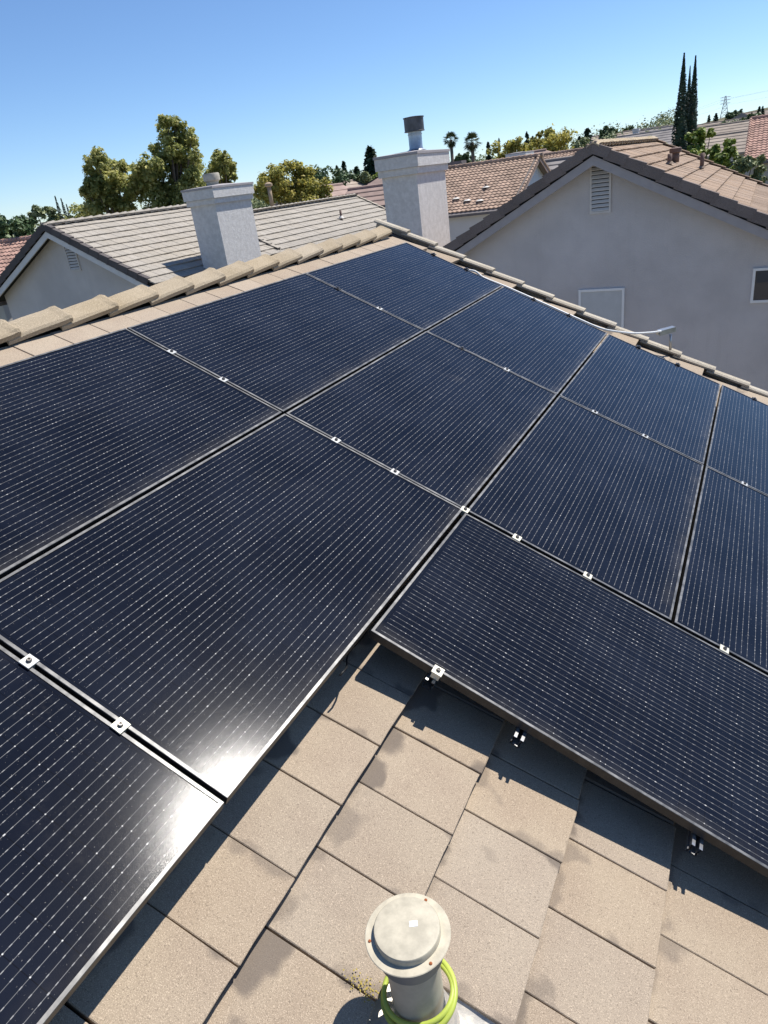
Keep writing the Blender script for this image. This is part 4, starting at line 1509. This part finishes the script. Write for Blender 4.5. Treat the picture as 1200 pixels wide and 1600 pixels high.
LOB_C = (-23.1, 26.6, [(-0.47, 0.73, 9.59, 0.36), (0.74, -0.16, 9.52, 0.32), (0.43, 0.66, 9.17, 0.29), (0.32, -0.26, 9.09, 0.47), (-0.61, 0.13, 8.94, 0.4), (0.07, 0.62, 8.71, 0.36), (0.97, 0.04, 8.58, 0.18), (-0.41, 0.52, 8.43, 0.5), (-0.65, -0.11, 8.14, 0.5)])
LOB_D = (-24.5, 35.4, [(-0.89, -0.16, 8.69, 0.52), (-1.63, -0.33, 8.29, 0.61), (-0.06, -0.21, 8.89, 0.39), (0.15, 0.71, 8.75, 0.48), (0.61, 1.29, 8.44, 0.57), (0.03, -0.94, 8.17, 0.74), (0.03, 0.86, 7.92, 0.87), (1.37, 0.62, 7.64, 0.7), (1.76, 1.06, 7.26, 0.44), (-0.79, -1.39, 7.58, 0.7), (-0.44, 0.19, 7.25, 0.87), (1.02, 0.16, 6.95, 0.87), (-2.11, -0.55, 7.78, 0.44)])

tree('leafy_tree', 'ragged leafy yellow-green tree, left one of the three behind the left house', LOB_A[0], LOB_A[1], 0, 10.3, 3, 'leaf_sycamore', 18000, 0.085, group='leafy trees behind the left house', clumps=LOB_A[2])
tree('leafy_tree', 'tallest leafy yellow-green tree, rising left of the left chimney', LOB_B[0], LOB_B[1], 0, 11.6, 5, 'leaf_sycamore', 34000, 0.085, group='leafy trees behind the left house', clumps=LOB_B[2])
tree('leafy_tree', 'small leafy yellow-green tree directly behind the left chimney flue', LOB_C[0], LOB_C[1], 0, 9.8, 2, 'leaf_sycamore', 9000, 0.085, group='leafy trees behind the left house', clumps=LOB_C[2])
tree('leafy_tree', 'smaller leafy tree at the left end of the pale roof ridge', -35.0, 28.2, 0, 8.8, 5.0, 'leaf_sycamore', 12000, 0.09, low=0.26, n_l=80, topw=0.35)
tree('leafy_tree', 'yellowing round tree just right of the left chimney', LOB_D[0], LOB_D[1], 0, 8.9, 5, 'leaf_yellow', 17000, 0.10, clumps=LOB_D[2])
tree('leafy_tree', 'broad dark green tree in the far left corner above the red roof', -34.5, 21.4, 0, 8.3, 5.2, 'leaf_dark', 12000, 0.13, low=0.3, n_l=44, topw=0.6)
tree('leafy_tree', 'grey-green tree left of the slim cypresses at the left', -40.5, 28.9, 0, 9.1, 3.6, 'leaf_olive', 7000, 0.13, low=0.3, n_l=30)
tree('leafy_tree', 'grey-green tree behind the slim cypresses at the left', -43.0, 32.1, 0, 9.1, 2.2, 'leaf_olive', 4000, 0.13, low=0.3, n_l=20)
for (x, y, h_, lb) in ((-35.2, 26.0, 9.05, 'tallest of the three slim dark cypresses at the left'), (-36.5, 27.5, 8.95, 'middle of the three slim dark cypresses at the left'), (-37.1, 28.3, 8.6, 'shortest of the three slim cypresses at the left, nearest the leafy trees')):
    conifer(lb, x, y, 0, h_, 0.85, 2600, 'slim cypresses at the left', True)
MID = [('dark', -35.4, 58.1, 9.3, 4.4, 'dark green bushy tree right of the yellowing tree'),
       ('dark', -37.9, 60.0, 9.0, 3.8, 'dark green bushy tree directly behind the yellowing tree'),
       ('dark', -41.4, 74.2, 9.1, 3.6, 'dark green bushy tree left of the tall conifer'),
       ('olive', -39.6, 74.4, 8.7, 3.0, 'pale green tree under the tall conifer'),
       ('green', -36.9, 73.9, 8.5, 2.6, 'bright green tree at the foot of the tall conifer'),
       ('dark', -28.9, 79.0, 9.4, 2.2, 'dark green tree between the trunks of the two palms'),
       ('dark', -28.1, 80.2, 9.0, 2.4, 'dark green tree right of the right palm trunk'),
       ('olive', -33.0, 86.0, 9.0, 3.4, 'grey-green tree left of the left palm'),
       ('yellow', -24.1, 81.6, 10.1, 4.2, 'yellow-green tree behind the grey chimney on the brown roof'),
       ('yellow', -22.5, 84.8, 9.9, 3.4, 'yellow-green tree just right of the grey chimney on the brown roof'),
       ('yellow', -17.3, 75.4, 9.9, 5.4, 'broad yellow-green tree above the left rake of the right house'),
       ('yellow', -18.9, 78.2, 11.0, 2.8, 'tall wispy yellow-green tree left in the broad clump above the right house rake'),
       ('olive', -19.8, 111.5, 10.0, 5.2, 'grey-green tree above the gable peak of the right house'),
       ('olive', -20.7, 101.1, 9.8, 4.4, 'grey-green tree left of the gable peak of the right house'),
       ('dark', -27.2, 160.9, 11.0, 3.2, 'round dark tree just right of the right house peak'),
       ('dark', -24.8, 171.5, 9.7, 2.8, 'second round dark tree above the right house ridge'),
       ('dark', -3.9, 183.5, 7.4, 5.6, 'dark tree on the hillside right of the green tree'),
       ('dark', -1.4, 178.6, 7.8, 4.6, 'dark tree on the hillside left of the pinkish roof'),
       ('dark', -1.1, 143.6, 7.4, 5.0, 'dark tree low on the hillside above the pinkish roof'),
       ('dark', -8.6, 273.4, 4.6, 4.0, 'small dark tree at the foot of the pylon')]
LS = {'dark': 0.15, 'olive': 0.16, 'green': 0.15, 'yellow': 0.15}
for (k, x, y, h_, w_, lb) in MID:
    far_ = max(1.0, y / 75)
    tree('leafy_tree', lb, x, y, terr(x, y), h_, w_ * 1.5, 'leaf_' + k, int(7000 / far_ ** .6), LS[k] * far_ ** .6, low=0.15, n_l=44, group='trees in the middle distance', topw=0.4)
CON = [(-39.8, 77.0, 11.3, 2.9, 'tallest dark conifer left of the right chimney'),
       (-50.7, 89.6, 10.8, 1.5, 'small pointed conifer between the dark trees left of the tall conifer'),
       (-54.1, 93.5, 10.5, 1.2, 'smallest pointed conifer, leftmost of those by the dark trees'),
       (-42.5, 78.0, 9.5, 1.8, 'short conifer just left of the tallest conifer'),
       (-32.1, 97.9, 10.6, 1.2, 'small conifer right of the right palm'),
       (-27.6, 88.8, 10.6, 0.7, 'thin conifer in front of the yellow-green trees above the brown roof'),
       (-29.8, 109.1, 11.4, 1.4, 'left one of two small conifers above the grey chimney on the brown roof'),
       (-29.0, 109.3, 10.7, 1.3, 'right one of two small conifers above the grey chimney on the brown roof'),
       (-28.8, 140.2, 9.8, 1.5, 'small conifer left of the dark one above the gable peak'),
       (-27.4, 140.5, 10.8, 2.8, 'bushy dark conifer above the gable peak of the right house'),
       (-25.3, 161.3, 8.6, 1.6, 'small conifer between the two round dark trees above the right house ridge'),
       (-28.9, 221.4, 3.9, 1.6, 'tiny conifer by the highest tan roof, left one of two'),
       (-26.6, 221.7, 3.6, 1.8, 'tiny conifer by the highest tan roof, right one of two'),
       (-21.8, 212.2, 4.4, 2.0, 'small conifer just left of the left cypress'),
       (-12.8, 253.2, 6.0, 1.7, 'small conifer on the hill left of the pylon base'),
       (-14.0, 243.1, 6.4, 1.4, 'thin conifer on the hill right of the right cypress'),
       (-1.3, 253.6, 5.6, 1.6, 'left one of two small conifers on the hill crest at right'),
       (-0.5, 258.6, 5.2, 1.5, 'right one of two small conifers on the hill crest at right')]
for (x, y, h_, w_, lb) in CON:
    conifer(lb, x, y, terr(x, y), h_, w_ * 2.0, 2200 if y < 100 else 900, 'conifers on the skyline')
palm('left one of the two fan palms on the skyline', -31.5, 82.2, 0, 12.1, 2.3)
palm('right one of the two fan palms on the skyline', -26.8, 76.5, 0, 11.4, 2.5)
for (x, y, h_, w_, lb) in ((-2.9, 53.4, 12.75, 1.15, 'left and tallest of the tall dark cypresses behind the right house'),
                           (-2.25, 54.4, 12.55, 1.0, 'right one of the tall dark cypresses behind the right house'),
                           (-2.75, 56.4, 12.15, 0.8, 'middle cypress, half hidden between the two tall ones')):
    conifer(lb, x, y, 0, h_, w_, 9000, 'tall cypresses', True)
for (k, x, y, h_, w_, lb) in (('green', -0.9, 48.5, 8.3, 3.2, 'bright green leafy tree right of the tall cypresses'),
                              ('green', -4.0, 51.3, 8.2, 2.4, 'green leafy tree left of the tall cypresses'),
                              ('green', -1.5, 41.5, 7.1, 2.6, 'green shrub in front of the tall cypresses'),
                              ('green', 0.8, 43.6, 7.0, 3.0, 'green shrubby tree below the pinkish roof, nearer the cypresses'),
                              ('olive', 1.9, 39.6, 6.5, 2.6, 'grey-green shrub below the pinkish roof'),
                              ('green', 0.3, 46.6, 7.5, 2.6, 'green tree between the bright tree and the pinkish roof')):
    tree('leafy_tree', lb, x, y, 0, h_, w_, 'leaf_' + k, 7500, 0.125, low=0.25, n_l=32, group='trees by the tall cypresses', topw=0.45)

# far belt of trees that reads as one mass
cs_, ns_, ss_ = [], [], []
for i in range(900):
    a_ = RNG.uniform(-1.25, -0.10)
    d_ = RNG.uniform(150, 330)
    x, y = 3 + d_ * math.sin(a_), -6 + d_ * math.cos(a_)
    hh = RNG.uniform(6.5, 11.0)
    k = 120
    p_ = RNG.normal(size=(k, 3))
    p_ /= np.linalg.norm(p_, axis=1, keepdims=True)
    cs_.append(np.array([[x, y, terr(x, y) + hh * .5]]) + p_ * np.array([[3.0, 3.0, hh * .5]]) * RNG.uniform(.5, 1, (k, 1)))
    ns_.append(p_ + RNG.normal(size=(k, 3)) * .4)
    ss_.append(np.full(k, 0.36))
me = quads_mesh('tree_belt', np.concatenate(cs_), np.concatenate(ns_), np.concatenate(ss_) * RNG.uniform(.6, 1.2, 900 * 120), 'leaf_olive')
tag(link('tree_belt', me), 'distant belt of trees along the horizon', 'trees', kind='stuff')

# ------------------------------------------------------------------ pylons, pole, wires


def pylon(label, x, y, top, half):
    g = terr(x, y)
    o = empty('pylon', (x, y, g), label, 'pylon', 'power pylons')
    mb_ = MB()
    H = top - g
    r_ = 0.10
    lv = [0, .2, .38, .54, .68, .8, .9, 1.0]
    wd = [half * (1 - f) ** 1.1 * .9 + half * .12 for f in lv]
    for i in range(len(lv) - 1):
        z0, z1 = g + lv[i] * H, g + lv[i + 1] * H
        c0 = [(x + a_ * wd[i], y + b_ * wd[i], z0) for a_, b_ in ((-1, -1), (1, -1), (1, 1), (-1, 1))]
        c1 = [(x + a_ * wd[i + 1], y + b_ * wd[i + 1], z1) for a_, b_ in ((-1, -1), (1, -1), (1, 1), (-1, 1))]
        for k in range(4):
            k2 = (k + 1) % 4
            mb_.tube([c0[k], c1[k]], r_, 4)
            mb_.tube([c0[k], c1[k2]], r_ * .6, 4)
            mb_.tube([c0[k2], c1[k]], r_ * .6, 4)
            mb_.tube([c1[k], c1[k2]], r_ * .6, 4)
    mb_.build('lattice', 'pylon_steel', o)
    ar = MB()
    for f in (.72, .84, .95):
        z = g + f * H
        ar.tube([(x - half * 1.1, y, z), (x, y, z + .5), (x + half * 1.1, y, z)], r_ * .8, 4)
        ar.tube([(x - half * 1.1, y, z), (x + half * 1.1, y, z)], r_ * .8, 4)
    ar.build('cross_arm', 'pylon_steel', o)
    return o


pylon('lattice power pylon on the hill right of the cypresses', -24.07, 512.9, 28.4, 2.6)
pylon('fainter lattice power pylon on the skyline left of the cypresses', -69.0, 589.3, 26.5, 2.4)
g_ = terr(-23.9, 252.3)
o = empty('utility_pole', (-23.9, 252.3, g_), 'thin utility pole just left of the tall cypresses', 'pole')
MB().tube([(-23.9, 252.3, g_ - .5), (-23.9, 252.3, 16.0)], [.16, .11], 6).build('post', 'wire_dark', o)
MB().box((-24.7, 252.2, 15.3), (-23.1, 252.4, 15.45)).build('cross_arm', 'wire_dark', o)
wm = MB()
for dz, dx in ((0, -2.8), (0, 2.8), (-3, 2.8)):
    pts = []
    for i in range(21):
        s_ = i / 20
        pts.append((-69 + 45 * s_ + dx, 589 - 76 * s_, 25.2 + 1.6 * s_ + dz - 4 * 2.2 * s_ * (1 - s_) * .7))
    wm.tube(pts, 0.022, 4)
    pts = []
    for i in range(21):
        s_ = i / 20
        pts.append((-24 + 90 * s_ + dx, 513 - 60 * s_, 26.8 + 8 * s_ + dz - 4 * 2.2 * s_ * (1 - s_)))
    wm.tube(pts, 0.022, 4)
o = wm.build('power_lines', 'wire_dark')
tag(o, 'faint power lines strung between the pylons', 'power lines')
print('own tiles individually built:', n_ind, ' objects:', len(bpy.data.objects))
